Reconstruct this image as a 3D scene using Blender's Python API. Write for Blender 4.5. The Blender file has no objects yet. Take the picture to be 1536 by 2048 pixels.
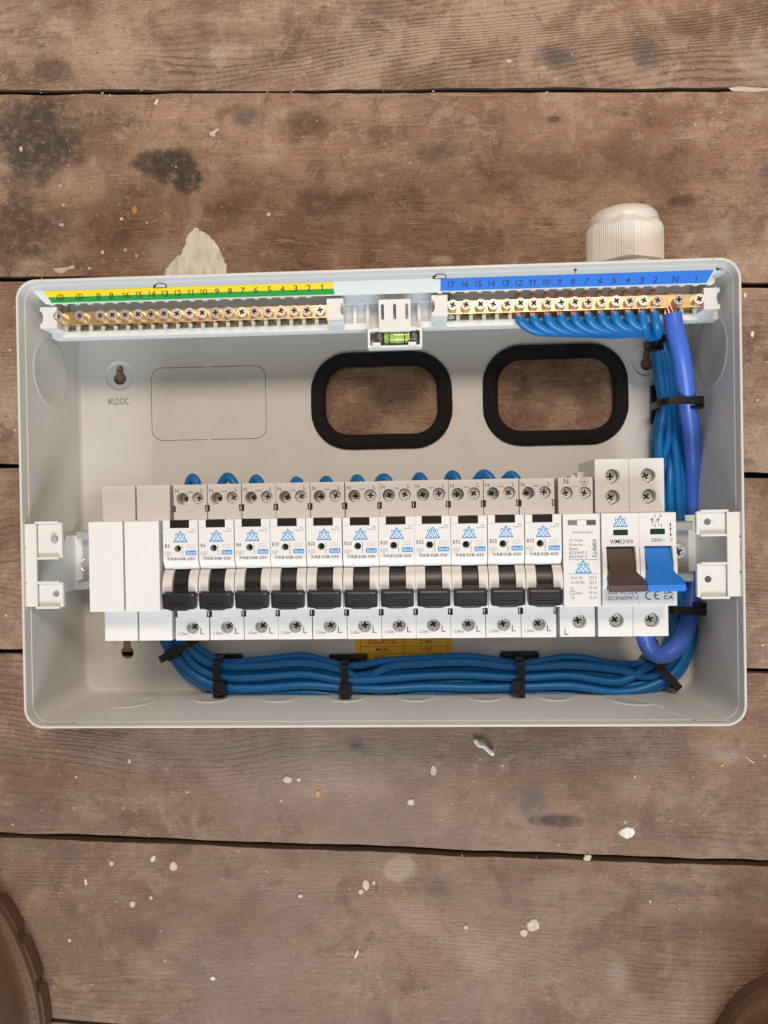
import bpy, bmesh, math, random
from mathutils import Vector, Matrix
from mathutils.geometry import tessellate_polygon
random.seed(7)
C = bpy.context.scene.collection
sc = bpy.context.scene
S = 0.001          # everything below is written in millimetres; the enclosure's back plate is z = 0

# ---------------------------------------------------------------- camera
F = 1420.0
RV = Vector((-0.0069, 0.0445, -0.0170))
RM = Matrix.Rotation(RV.length, 3, RV.normalized())
CP = Vector((21.35, -4.66, 429.82))
cam = bpy.data.objects.new('camera', bpy.data.cameras.new('camera'))
C.objects.link(cam)
cam.data.sensor_fit = 'HORIZONTAL'; cam.data.sensor_width = 36
cam.data.lens = 36 * F / 1536
cam.data.clip_start = 0.01; cam.data.clip_end = 50
cam.matrix_world = Matrix.Translation(CP * S) @ RM.to_4x4()
sc.camera = cam

def at(px, py, z):
    "point in the place (mm) that the photograph shows at pixel px, py on the level plane z"
    d = RM @ Vector(((px - 768) / F, -(py - 1024) / F, -1))
    return CP + d * ((z - CP.z) / d.z)
def atp(px, py, P, N):
    d = RM @ Vector(((px - 768) / F, -(py - 1024) / F, -1))
    return CP + d * ((P - CP).dot(N) / d.dot(N))

# ---------------------------------------------------------------- light
w = bpy.data.worlds.new('World'); sc.world = w; w.use_nodes = True
bg = w.node_tree.nodes['Background']
bg.inputs[0].default_value = (1.0, 0.90, 0.80, 1); bg.inputs[1].default_value = 0.285
def area(name, loc, target, sx, sy, power, col):
    l = bpy.data.lights.new(name, 'AREA'); l.shape = 'RECTANGLE'; l.size = sx; l.size_y = sy
    l.energy = power; l.color = col
    o = bpy.data.objects.new(name, l); C.objects.link(o)
    o.location = loc
    o.rotation_euler = (Vector(target) - Vector(loc)).to_track_quat('-Z', 'Y').to_euler()
    return o
area('window_light', (0.30, -2.2, 1.62), (0, 0, 0), 1.6, 1.0, 68, (0.84, 0.93, 1.0))
area('ceiling_light', (0.15, 0.85, 1.45), (0, 0.1, 0), 0.55, 0.4, 15.0, (1.0, 0.82, 0.67))
sc.view_settings.view_transform = 'Standard'; sc.view_settings.look = 'None'
sc.view_settings.exposure = 0.14; sc.view_settings.gamma = 1
try: sc.view_settings.use_curve_mapping = False
except Exception: pass

# ---------------------------------------------------------------- materials
def lin(r, g, b):
    f = lambda c: (c / 255 / 12.92) if c / 255 <= .04045 else ((c / 255 + .055) / 1.055) ** 2.4
    return (f(r), f(g), f(b))
def mat(name, col, rough=.45, metal=0, var=.06, nscale=900, bump=0, bscale=4000, spec=.5, trans=0, ior=1.45, coat=0, stretch=None, rvar=.12, aniso=0):
    m = bpy.data.materials.new(name); m.use_nodes = True
    nt = m.node_tree; b = nt.nodes['Principled BSDF']
    b.inputs['Metallic'].default_value = metal
    b.inputs['Specular IOR Level'].default_value = spec
    b.inputs['IOR'].default_value = ior
    b.inputs['Transmission Weight'].default_value = trans
    b.inputs['Coat Weight'].default_value = coat
    tc = nt.nodes.new('ShaderNodeTexCoord')
    mp = nt.nodes.new('ShaderNodeMapping'); nt.links.new(tc.outputs['Object'], mp.inputs[0])
    if stretch: mp.inputs['Scale'].default_value = stretch
    n = nt.nodes.new('ShaderNodeTexNoise'); n.inputs['Scale'].default_value = nscale; n.inputs['Detail'].default_value = 4
    nt.links.new(mp.outputs[0], n.inputs['Vector'])
    mx = nt.nodes.new('ShaderNodeMix'); mx.data_type = 'RGBA'
    mx.inputs[6].default_value = (*[c * (1 - var) for c in col], 1)
    mx.inputs[7].default_value = (*[min(1, c * (1 + var)) for c in col], 1)
    nt.links.new(n.outputs['Fac'], mx.inputs[0]); nt.links.new(mx.outputs[2], b.inputs['Base Color'])
    mr = nt.nodes.new('ShaderNodeMapRange'); mr.inputs[3].default_value = max(.02, rough - rvar / 2); mr.inputs[4].default_value = rough + rvar / 2
    n2 = nt.nodes.new('ShaderNodeTexNoise'); n2.inputs['Scale'].default_value = 130; n2.inputs['Detail'].default_value = 5
    nt.links.new(mp.outputs[0], n2.inputs['Vector'])
    nt.links.new(n2.outputs['Fac'], mr.inputs[0]); nt.links.new(mr.outputs[0], b.inputs['Roughness'])
    if bump:
        n3 = nt.nodes.new('ShaderNodeTexNoise'); n3.inputs['Scale'].default_value = bscale; n3.inputs['Detail'].default_value = 2
        nt.links.new(mp.outputs[0], n3.inputs['Vector'])
        bp = nt.nodes.new('ShaderNodeBump'); bp.inputs['Strength'].default_value = bump; bp.inputs['Distance'].default_value = .0003
        nt.links.new(n3.outputs['Fac'], bp.inputs['Height']); nt.links.new(bp.outputs[0], b.inputs['Normal'])
    return m
M = {}
M['powder'] = mat('grey_powder_coat', (.60, .592, .56), .42, bump=.12, bscale=2500, var=.02)
M['bracket'] = mat('white_powder_coat', (.69, .685, .655), .38, bump=.1, bscale=2500, var=.02)
M['white'] = mat('white_moulded_plastic', (.715, .705, .69), .42, var=.025, bump=.05, bscale=6000)
M['blank'] = mat('matt_white_plastic', (.725, .713, .697), .5, var=.02, bump=.05, bscale=6000)
M['carrier'] = mat('pale_grey_plastic', (.66, .68, .67), .4, var=.02)
M['clip'] = mat('warm_grey_plastic', (.66, .645, .62), .45, var=.02)
M['black'] = mat('black_plastic', (.007, .0068, .0065), .36, var=.3)
M['charcoal'] = mat('charcoal_plastic', (.013, .0125, .013), .34, var=.2, bump=.15, bscale=3000)
M['tie'] = mat('black_nylon', (.006, .006, .0065), .32, var=.3)
M['brown'] = mat('brown_plastic', (.070, .044, .036), .42, var=.06)
M['bluetog'] = mat('bright_blue_plastic', (.008, .19, .72), .4, var=.05)
M['brass'] = mat('brass', (.86, .60, .30), .3, metal=1, var=.08, nscale=300, bump=.15, bscale=1500)
M['nickel'] = mat('nickel_screw', (.64, .55, .49), .42, metal=.85, var=.1, bump=.2, bscale=1500)
M['zinc'] = mat('zinc_screw', (.84, .86, .85), .3, metal=.55, var=.2, nscale=500, bump=.35, bscale=900)
M['recess'] = mat('recess_shade_and_clip', (.07, .065, .06), .4, metal=.8, var=.3)  # dark clip metal; also paints the shade in recesses and holes
M['steel'] = mat('zinc_plated_steel', (.42, .43, .43), .5, metal=.35, var=.05, nscale=200)
M['copper'] = mat('copper', (.80, .33, .20), .3, metal=1, var=.2, nscale=700, bump=.3, bscale=1500)
M['cable'] = mat('blue_pvc', (.003, .140, .40), .38, var=.08, nscale=120, bump=.06, bscale=900)
M['thick'] = mat('violet_blue_pvc', (.052, .135, .56), .36, var=.06, nscale=100, bump=.06, bscale=900)
M['ink'] = mat('grey_ink', (.09, .088, .086), .6, var=.02)
M['pale_ink'] = mat('pale_grey_ink', (.42, .41, .40), .6, var=.02)
M['inkblack'] = mat('black_ink', (.02, .02, .02), .6, var=.02)
M['logoblue'] = mat('blue_ink', (.02, .22, .55), .55, var=.02)
M['logopale'] = mat('pale_blue_ink', (.55, .74, .86), .55, var=.02)
M['patch'] = mat('blue_patch_ink', (.03, .26, .62), .5, var=.02)
M['printwhite'] = mat('white_ink', (.8, .85, .88), .5, var=.02)
M['yellow'] = mat('yellow_label', (.83, .63, .012), .42, var=.02)
M['green'] = mat('green_label', (.012, .29, .035), .42, var=.02)
M['lblue'] = mat('blue_label', (.015, .17, .66), .42, var=.02)
M['orange'] = mat('amber_label', (.82, .43, .02), .5, var=.03)
M['redline'] = mat('dark_red_ink', (.16, .03, .012), .6, var=.02)
M['gwin'] = mat('green_window', (.006, .045, .014), .25, var=.1)
M['greywin'] = mat('grey_window', (.20, .195, .19), .3, var=.05)
M['darkwin'] = mat('dark_grey_window', (.09, .09, .09), .3, var=.05)
M['braid'] = mat('black_braid', (.006, .0055, .0055), .62, var=.3, spec=.3)
M['gland'] = mat('grey_nylon', (.72, .69, .64), .33, var=.02)
M['acrylic'] = mat('clear_acrylic', (.95, .97, .95), .04, trans=1, ior=1.4, var=0, rvar=.02)
M['fluid'] = mat('yellow_green_fluid', (.62, .84, .16), .15, var=.03, coat=.6)
M['bubble'] = mat('pale_bubble', (.75, .85, .5), .1, var=.02, coat=1)
M['boot'] = mat('brown_leather', (.125, .074, .042), .75, var=.3, nscale=60, bump=.5, bscale=600)
M['sole'] = mat('brown_rubber', (.105, .058, .036), .8, var=.25, nscale=90, bump=.4, bscale=500)
M['plaster'] = mat('cream_plaster', (.80, .71, .58), .85, var=.55, nscale=330, bump=.8, bscale=700, stretch=(1, .35, 1))
M['fleck'] = mat('pale_paint', (.52, .45, .36), .85, var=.35, nscale=500, bump=.6, bscale=1200)
M['fleck2'] = mat('ochre_paint', (.50, .27, .07), .8, var=.2, nscale=500)
M['thread'] = mat('stitching_thread', (.20, .13, .07), .8, var=.1)
def specks(m):
    nt = m.node_tree; b = nt.nodes['Principled BSDF']; src = b.inputs['Base Color'].links[0].from_socket
    g = nt.nodes.new('ShaderNodeNewGeometry'); v = nt.nodes.new('ShaderNodeTexVoronoi'); v.inputs['Scale'].default_value = 85
    nt.links.new(g.outputs['Position'], v.inputs['Vector'])
    sc_ = nt.nodes.new('ShaderNodeSeparateColor'); nt.links.new(v.outputs['Color'], sc_.inputs[0])
    lim = nt.nodes.new('ShaderNodeMath'); lim.operation = 'MULTIPLY'; lim.inputs[1].default_value = .055; nt.links.new(sc_.outputs[1], lim.inputs[0])
    lt = nt.nodes.new('ShaderNodeMath'); lt.operation = 'LESS_THAN'; nt.links.new(v.outputs['Distance'], lt.inputs[0]); nt.links.new(lim.outputs[0], lt.inputs[1])
    gt = nt.nodes.new('ShaderNodeMath'); gt.operation = 'GREATER_THAN'; gt.inputs[1].default_value = .8; nt.links.new(sc_.outputs[0], gt.inputs[0])
    mu = nt.nodes.new('ShaderNodeMath'); mu.operation = 'MULTIPLY'; nt.links.new(lt.outputs[0], mu.inputs[0]); nt.links.new(gt.outputs[0], mu.inputs[1])
    m2 = nt.nodes.new('ShaderNodeMath'); m2.operation = 'MULTIPLY'; m2.inputs[1].default_value = .7; nt.links.new(mu.outputs[0], m2.inputs[0])
    sm = nt.nodes.new('ShaderNodeTexNoise'); sm.inputs['Scale'].default_value = 22; sm.inputs['Detail'].default_value = 5; nt.links.new(g.outputs['Position'], sm.inputs['Vector'])
    sr = nt.nodes.new('ShaderNodeMapRange'); sr.inputs[1].default_value = .5; sr.inputs[2].default_value = .75; sr.inputs[4].default_value = .22; nt.links.new(sm.outputs['Fac'], sr.inputs[0])
    ms_ = nt.nodes.new('ShaderNodeMix'); ms_.data_type = 'RGBA'; ms_.inputs[7].default_value = (.43, .40, .35, 1); nt.links.new(sr.outputs[0], ms_.inputs[0]); nt.links.new(src, ms_.inputs[6])
    mx = nt.nodes.new('ShaderNodeMix'); mx.data_type = 'RGBA'; mx.inputs[7].default_value = (.06, .045, .035, 1)
    nt.links.new(m2.outputs[0], mx.inputs[0]); nt.links.new(ms_.outputs[2], mx.inputs[6]); nt.links.new(mx.outputs[2], b.inputs['Base Color'])
specks(M['powder'])
# woven relief for the braid
def braid(m):
    nt = m.node_tree; b = nt.nodes['Principled BSDF']
    tc = nt.nodes.new('ShaderNodeTexCoord')
    v = nt.nodes.new('ShaderNodeTexVoronoi'); v.inputs['Scale'].default_value = 1400
    nt.links.new(tc.outputs['Object'], v.inputs['Vector'])
    bp = nt.nodes.new('ShaderNodeBump'); bp.inputs['Strength'].default_value = .9; bp.inputs['Distance'].default_value = .0006
    nt.links.new(v.outputs['Distance'], bp.inputs['Height']); nt.links.new(bp.outputs[0], b.inputs['Normal'])
braid(M['braid'])

# ---------------------------------------------------------------- mesh helpers
PL = {'xy': lambda a, b, c: (a, b, c), 'yz': lambda a, b, c: (c, a, b), 'xz': lambda a, b, c: (a, c, b)}
class MB:
    def __init__(s): s.v = []; s.f = []
    def add(s, v, f):
        k = len(s.v); s.v += [tuple(p) for p in v]; s.f += [tuple(i + k for i in q) for q in f]; return s
    def box(s, x0, y0, z0, x1, y1, z1):
        return s.prism([(x0, y0), (x1, y0), (x1, y1), (x0, y1)], z0, z1)
    def prism(s, out, c0, c1, holes=(), plane='xy'):
        m = PL[plane]; loops = [list(out)] + [list(h) for h in holes]
        flat = [p for l in loops for p in l]; n = len(flat)
        v = [m(a, b, c0) for a, b in flat] + [m(a, b, c1) for a, b in flat]; f = []
        if holes:
            for t in tessellate_polygon([[Vector((a, b, 0)) for a, b in l] for l in loops]):
                f += [tuple(t), tuple(i + n for i in t)]
        else:
            f += [tuple(range(n)), tuple(range(n, 2 * n))]
        k = 0
        for l in loops:
            q = len(l)
            for i in range(q):
                j = (i + 1) % q; f.append((k + i, k + j, k + j + n, k + i + n))
            k += q
        return s.add(v, f)
    def tube(s, pts, r, n=10, caps=True, sq=None):
        pts = [Vector(p) for p in pts]; N = len(pts)
        rr = r if isinstance(r, (list, tuple)) else [r] * N
        T = [(pts[min(i + 1, N - 1)] - pts[max(i - 1, 0)]).normalized() for i in range(N)]
        u = T[0].orthogonal().normalized(); v = []; f = []
        for i in range(N):
            u = (u - T[i] * u.dot(T[i])).normalized(); b = T[i].cross(u)
            for k in range(n):
                a = 2 * math.pi * k / n
                v.append(pts[i] + (u * math.cos(a) + b * math.sin(a)) * rr[i])
        for i in range(N - 1):
            for k in range(n):
                f.append((i * n + k, i * n + (k + 1) % n, (i + 1) * n + (k + 1) % n, (i + 1) * n + k))
        if caps: f += [tuple(range(n)), tuple(range((N - 1) * n, N * n))]
        return s.add(v, f)
    def lathe(s, prof, c=(0, 0, 0), axis='z', n=24, caps=True):
        v = []; f = []; c = Vector(c)
        for r, h in prof:
            for k in range(n):
                a = 2 * math.pi * k / n; x, y = r * math.cos(a), r * math.sin(a)
                v.append(c + Vector((x, y, h) if axis == 'z' else (x, h, y) if axis == 'y' else (h, x, y)))
        for i in range(len(prof) - 1):
            for k in range(n):
                f.append((i * n + k, i * n + (k + 1) % n, (i + 1) * n + (k + 1) % n, (i + 1) * n + k))
        if caps: f += [tuple(range(n)), tuple(range((len(prof) - 1) * n, len(prof) * n))]
        return s.add(v, f)
    def flat(s, pts, z): return s.add([(a, b, z) for a, b in pts], [tuple(range(len(pts)))])
    def stroke(s, pts, wd, z, closed=False):
        P = [Vector((p[0], p[1])) for p in pts]
        if closed: P.append(P[0])
        for i in range(len(P) - 1):
            d = (P[i + 1] - P[i]); 
            if d.length < 1e-6: continue
            d.normalize(); q = Vector((-d.y, d.x)) * wd / 2; e = d * wd * .35
            a, b = P[i] - e, P[i + 1] + e
            zz = z + .002 * (i % 3)
            s.flat([a - q, b - q, b + q, a + q], zz)
        return s
    def xf(s, fn): s.v = [tuple(fn(Vector(p))) for p in s.v]; return s
    def mesh(s, name, m, recalc=True, sharp=35):
        me = bpy.data.meshes.new(name)
        me.from_pydata([(a * S, b * S, c * S) for a, b, c in s.v], [], s.f)
        if recalc:
            bm = bmesh.new(); bm.from_mesh(me)
            bmesh.ops.recalc_face_normals(bm, faces=bm.faces); bm.to_mesh(me); bm.free()
        me.materials.append(m)
        if sharp:
            for p in me.polygons: p.use_smooth = True
            me.set_sharp_from_angle(angle=math.radians(sharp))
        return me
    def build(s, name, m, parent=None, loc=(0, 0, 0), bevel=0, seg=2, **k):
        return put(name, s.mesh(name, M[m] if isinstance(m, str) else m, **k), parent, loc, bevel, seg)
def put(name, me, parent=None, loc=(0, 0, 0), bevel=0, seg=2):
    o = bpy.data.objects.new(name, me); C.objects.link(o)
    o.location = Vector(loc) * S; o.parent = parent
    if bevel:
        b = o.modifiers.new('bevel', 'BEVEL'); b.width = bevel * S; b.segments = seg; b.limit_method = 'ANGLE'; b.angle_limit = math.radians(40); b.harden_normals = True
    return o
def tag(o, label=None, cat=None, group=None, kind=None):
    for k, v in (('label', label), ('category', cat), ('group', group), ('kind', kind)):
        if v: o[k] = v
    return o
def thing(name, label, cat, loc=(0, 0, 0), group=None, kind=None):
    o = bpy.data.objects.new(name, None); C.objects.link(o); o.location = Vector(loc) * S
    o.empty_display_size = .01
    return tag(o, label, cat, group, kind)
def dup(o, parent=None):
    c = o.copy(); C.objects.link(c); c.parent = parent
    for ch in [x for x in C.objects if x.parent == o]: dup(ch, c)
    return c
def circ(x, y, r, n=20, a0=0): return [(x + r * math.cos(a0 + 2 * math.pi * i / n), y + r * math.sin(a0 + 2 * math.pi * i / n)) for i in range(n)]
def rrect(x0, y0, x1, y1, r, n=6):
    p = []
    for cx, cy, a in ((x1 - r, y1 - r, 0), (x0 + r, y1 - r, 90), (x0 + r, y0 + r, 180), (x1 - r, y0 + r, 270)):
        for i in range(n + 1):
            t = math.radians(a + 90 * i / n); p.append((cx + r * math.cos(t), cy + r * math.sin(t)))
    return p
def rect(x0, y0, x1, y1): return [(x0, y0), (x1, y0), (x1, y1), (x0, y1)]
def spline(P, k=8):
    P = [Vector(p) for p in P]; Q = [P[0] * 2 - P[1]] + P + [P[-1] * 2 - P[-2]]; out = []
    for i in range(1, len(Q) - 2):
        a, b, c, d = Q[i - 1:i + 3]
        t0 = 0; t1 = t0 + max(1e-6, (b - a).length) ** .5; t2 = t1 + max(1e-6, (c - b).length) ** .5; t3 = t2 + max(1e-6, (d - c).length) ** .5
        for j in range(k):
            t = t1 + (t2 - t1) * j / k
            A1 = a * ((t1 - t) / (t1 - t0)) + b * ((t - t0) / (t1 - t0)); A2 = b * ((t2 - t) / (t2 - t1)) + c * ((t - t1) / (t2 - t1)); A3 = c * ((t3 - t) / (t3 - t2)) + d * ((t - t2) / (t3 - t2))
            B1 = A1 * ((t2 - t) / (t2 - t0)) + A2 * ((t - t0) / (t2 - t0)); B2 = A2 * ((t3 - t) / (t3 - t1)) + A3 * ((t - t1) / (t3 - t1))
            out.append(B1 * ((t2 - t) / (t2 - t1)) + B2 * ((t - t1) / (t2 - t1)))
    return out + [P[-1]]
_tc = {}
_g1 = [(.15, 0), (.26, 0), (.26, 1), (.19, 1), (.13, .87), (.0, .80), (.0, .69), (.15, .77)]
_gW = [(0, 1), (.12, 1), (.27, .2), (.44, 1), (.56, 1), (.73, .2), (.88, 1), (1, 1), (.79, 0), (.67, 0), (.5, .78), (.33, 0), (.21, 0)]
def glyph(ch, bold):
    if (ch, bold) in _tc: return _tc[ch, bold]
    cu = bpy.data.curves.new('word', 'FONT'); cu.body = ch; cu.resolution_u = 2; cu.offset = bold; cu.fill_mode = 'FRONT'
    o = bpy.data.objects.new('word', cu); me = o.to_mesh()
    v = [(p.co.x, p.co.y) for p in me.vertices]; f = [tuple(p.vertices) for p in me.polygons]
    o.to_mesh_clear(); bpy.data.objects.remove(o); bpy.data.curves.remove(cu)
    x0 = min(p[0] for p in v); _tc[ch, bold] = ([(x - x0, y) for x, y in v], f, max(p[0] for p in v) - x0)
    return _tc[ch, bold]
CAPH = max(p[1] for p in glyph('H', 0)[0])
def glyphs(s, bold=0):
    "a word as flat faces, its box scaled to 0..1"
    V = []; Fc = []; x = 0
    for ch in s:
        if ch == ' ': x += .2 * CAPH / .7; continue
        if ch in '1I' and s not in ('I',) or ch == 'W':
            g = _gW if ch == 'W' else _g1 if ch == '1' else [(0, 0), (.11, 0), (.11, 1), (0, 1)]
            sx = CAPH * (1.22 if ch == 'W' else .95)
            v = [(p * sx, q * CAPH) for p, q in g]; f = [tuple(range(len(g)))]; wd = max(p[0] for p in v)
        else: v, f, wd = glyph(ch, bold)
        k = len(V); V += [(p + x, q) for p, q in v]; Fc += [tuple(i + k for i in t) for t in f]; x += wd + CAPH * .17
    x0, x1 = min(p[0] for p in V), max(p[0] for p in V); y0, y1 = min(p[1] for p in V), max(p[1] for p in V)
    return ([((p - x0) / max(1e-6, x1 - x0), (q - y0) / max(1e-6, y1 - y0)) for p, q in V], Fc)
def word(mb, s, x, y, wd, h, z, bold=.012, shear=0, rot=0):
    "lettering centred on x, y (mm) in a box wd by h"
    v, f = glyphs(s, bold); c, q = math.cos(rot), math.sin(rot); out = []
    for a, b in v:
        X = (a - .5) * wd + shear * (b - .5) * h; Y = (b - .5) * h
        out.append((x + X * c - Y * q, y + X * q + Y * c, z))
    return mb.add(out, f)
def logo(x, y, wd, h, z, parent):
    "triangle with a W across it"
    a = MB().flat([(x - wd / 2, y - h / 2), (x + wd / 2, y - h / 2), (x, y + h / 2)], z)
    o = a.build('logo', 'logopale', parent, recalc=False, sharp=0)
    b = MB(); t = wd * .07
    b.stroke([(x - wd / 2, y - h / 2), (x + wd / 2, y - h / 2), (x, y + h / 2)], t, z + .03, True)
    W = [(-.31, .20), (-.155, -.33), (0, .10), (.155, -.33), (.31, .20)]
    b.stroke([(x + p * wd, y + q * h) for p, q in W], t * 2.4, z + .05)
    b.build('logo_outline', 'logoblue', o, recalc=False, sharp=0)
    MB().stroke([(x + p * wd, y + q * h) for p, q in W], t * .95, z + .08).build('logo_letter', 'printwhite', o, recalc=False, sharp=0)
    return o
# one screw head with a cross recess, origin at the face
def screw_mesh(name, r, h, m, cross=.56, arm=.17):
    a, l = r * arm, r * cross
    cr = [(a, a), (a, l), (-a, l), (-a, a), (-l, a), (-l, -a), (-a, -a), (-a, -l), (a, -l), (a, -a), (l, -a), (l, a)][::-1]
    q = math.radians(20); cr = [(x * math.cos(q) - y * math.sin(q), x * math.sin(q) + y * math.cos(q)) for x, y in cr]
    mb = MB(); mb.prism(circ(0, 0, r, 22), -h, 0, [cr])
    t = r * .045
    return mb.mesh(name, M[m])
def recess_mesh(name, r, h, ticks=True):
    mb = MB().flat(circ(0, 0, r * .66, 12), -h * .55)  # dark disc: shade in the cross painted as a flat floor
    if ticks:
        for k in range(4):
            a = math.radians(65 + 90 * k); d = Vector((math.cos(a), math.sin(a)))
            mb.stroke([d * r * .5, d * r * .88], r * .07, .012)
    return mb.mesh(name, M['recess'], recalc=False, sharp=0)
SM = {}
for nm, r, h, mm in (('bar', 2.75, 3.6, 'nickel'), ('term', 2.85, 2.5, 'zinc'), ('big', 3.3, 2.5, 'zinc')):
    SM[nm] = (screw_mesh('terminal_screw', r, h, mm), recess_mesh('recess_shade_ticks', r, h))
def screw(kind, parent, x, y, z, rot=None, name='terminal_screw'):
    o = put(name, SM[kind][0], parent, (x, y, z), .18, 2)
    o.rotation_euler = (random.uniform(-.03, .03), random.uniform(-.03, .03), random.uniform(0, 1.57) if rot is None else rot)
    if parent is not None and parent.parent is None: put('recess_shade_ticks', SM[kind][1], o)
    return o

# ---------------------------------------------------------------- floor
ZF = -2.6
class NT:
    def __init__(s, m): s.nt = m.node_tree
    def put(s, sock, v):
        if hasattr(v, 'node'): s.nt.links.new(v, sock)
        elif v is not None: sock.default_value = v
    def math(s, op, a, b=None, c=None, clamp=False):
        n = s.nt.nodes.new('ShaderNodeMath'); n.operation = op; n.use_clamp = clamp
        for i, q in enumerate((a, b, c)): s.put(n.inputs[i], q)
        return n.outputs[0]
    def vm(s, op, a, b=None):
        n = s.nt.nodes.new('ShaderNodeVectorMath'); n.operation = op; s.put(n.inputs[0], a); s.put(n.inputs[1], b)
        return n.outputs[1] if op in ('LENGTH', 'DISTANCE') else n.outputs[0]
    def noise(s, v, sc, det=4, rough=.55, dist=0):
        n = s.nt.nodes.new('ShaderNodeTexNoise'); s.put(n.inputs['Vector'], v)
        n.inputs['Scale'].default_value = sc; n.inputs['Detail'].default_value = det; n.inputs['Roughness'].default_value = rough; n.inputs['Distortion'].default_value = dist
        return n.outputs['Fac']
    def ramp(s, v, a, b, x=0, y=1):
        n = s.nt.nodes.new('ShaderNodeMapRange'); n.interpolation_type = 'SMOOTHSTEP'; s.put(n.inputs[0], v)
        for i, q in ((1, a), (2, b), (3, x), (4, y)): s.put(n.inputs[i], q)
        return n.outputs[0]
    def mix(s, f, a, b, mode='MIX'):
        n = s.nt.nodes.new('ShaderNodeMix'); n.data_type = 'RGBA'; n.blend_type = mode; s.put(n.inputs[0], f)
        for i, q in ((6, a), (7, b)): s.put(n.inputs[i], (*q, 1) if isinstance(q, tuple) and len(q) == 3 else q)
        return n.outputs[2]
def board_material():
    m = bpy.data.materials.new('weathered_pine'); m.use_nodes = True
    g = NT(m); nt = m.node_tree; b = nt.nodes['Principled BSDF']
    tc = nt.nodes.new('ShaderNodeTexCoord').outputs['Object']
    pos = nt.nodes.new('ShaderNodeNewGeometry').outputs['Position']
    oi = nt.nodes.new('ShaderNodeObjectInfo'); rnd = oi.outputs['Random']; ocs = nt.nodes.new('ShaderNodeSeparateColor'); g.put(ocs.inputs[0], oi.outputs['Color'])
    cx = nt.nodes.new('ShaderNodeCombineXYZ'); g.put(cx.inputs[0], g.math('MULTIPLY', rnd, 37.)); g.put(cx.inputs[1], g.math('MULTIPLY', rnd, 11.3)); g.put(cx.inputs[2], g.math('MULTIPLY', rnd, 5.7))
    P = g.vm('ADD', tc, cx.outputs[0])
    sx = nt.nodes.new('ShaderNodeSeparateXYZ'); g.put(sx.inputs[0], tc); y = sx.outputs[1]
    warp = g.noise(g.vm('MULTIPLY', P, (2.6, 10, 1)), 1.0, 2, .4)
    warp2 = g.noise(g.vm('MULTIPLY', P, (30, 110, 1)), 1.0, 3, .5)
    ph = g.math('ADD', g.math('MULTIPLY', y, 300), g.math('ADD', g.math('MULTIPLY', warp, 42), g.math('MULTIPLY', warp2, 1.3)))
    fr = g.math('FRACT', ph)
    ring = g.math('MULTIPLY', g.ramp(fr, .45, .86), g.ramp(fr, .97, .9))
    rmask = g.ramp(g.noise(g.vm('MULTIPLY', P, (3.5, 14, 1)), 1.0, 2), .42, .62)
    ring = g.math('MULTIPLY', g.math('MULTIPLY', ring, g.math('ADD', g.math('MULTIPLY', rmask, .8), .1)), ocs.outputs[0])
    fib = g.noise(g.vm('MULTIPLY', P, (55, 1100, 1)), 1.0, 4, .65)
    fib2 = g.noise(g.vm('MULTIPLY', P, (140, 500, 1)), 1.0, 5, .7)
    blot = g.noise(g.vm('MULTIPLY', P, (15, 24, 1)), 1.0, 6, .62)
    fine = g.noise(P, 170, 7, .72)
    big = g.noise(P, 5, 3, .5)
    mid = g.noise(P, 48, 8, .7)
    c = g.mix(g.ramp(blot, .32, .68), (.225, .126, .078), (.450, .295, .200))
    c = g.mix(g.math('MULTIPLY', g.ramp(big, .42, .62), .55), c, (.31, .172, .103))
    c = g.mix(g.math('MULTIPLY', ring, .7), c, (.085, .042, .026))
    c = g.mix(g.ramp(fib, .45, .75, 0, .34), c, (.095, .055, .036))
    c = g.mix(g.ramp(fib2, .55, .8, 0, .28), c, (.40, .29, .21))
    cl1 = g.noise(g.vm('ADD', P, (9, 3, 1)), 26, 7, .68, .4); cl2 = g.noise(g.vm('ADD', P, (2, 8, 1)), 85, 7, .72, .3)
    c = g.mix(g.ramp(cl1, .5, .63, 0, .6), c, (.52, .37, .265)); c = g.mix(g.ramp(cl1, .47, .34, 0, .7), c, (.125, .064, .038))
    c = g.mix(g.ramp(cl2, .53, .68, 0, .55), c, (.52, .385, .285)); c = g.mix(g.ramp(cl2, .44, .3, 0, .6), c, (.12, .07, .046))
    c = g.mix(g.ramp(mid, .44, .28, 0, .7), c, (.095, .060, .043))
    c = g.mix(g.ramp(mid, .54, .74, 0, .55), c, (.345, .255, .195))
    c = g.mix(g.ramp(fine, .42, .28, 0, .75), c, (.080, .052, .038))
    c = g.mix(g.ramp(fine, .57, .74, 0, .6), c, (.43, .33, .25))
    vf = g.noise(g.vm('MULTIPLY', P, (1, 1.6, 1)), 620, 5, .75)
    c = g.mix(g.ramp(vf, .5, .3, 0, .6), c, (.10, .066, .048)); c = g.mix(g.ramp(vf, .52, .72, 0, .5), c, (.47, .37, .29))
    scr = g.noise(g.vm('MULTIPLY', P, (30, 420, 1)), 1.0, 2, .5, 1.5)
    c = g.mix(g.math('MULTIPLY', g.ramp(scr, .66, .72), .5), c, (.50, .40, .31))
    c = g.mix(ocs.outputs[1], c, (.16, .11, .085))
    # dust and old distemper trodden into the boards nearest the feet, and shade painted there
    sp = nt.nodes.new('ShaderNodeSeparateXYZ'); g.put(sp.inputs[0], pos)
    low = g.ramp(sp.outputs[1], -.07, -.17)
    rx_ = g.math('ABSOLUTE', g.math('SUBTRACT', sp.outputs[0], -.02)); cen = g.ramp(rx_, .21, .03)
    dm = g.math('MULTIPLY', g.math('MULTIPLY', low, g.math('ADD', g.math('MULTIPLY', cen, .75), .18)), g.ramp(g.noise(g.vm('ADD', pos, (3, 1, 0)), 9, 5, .6), .36, .62))
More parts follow.
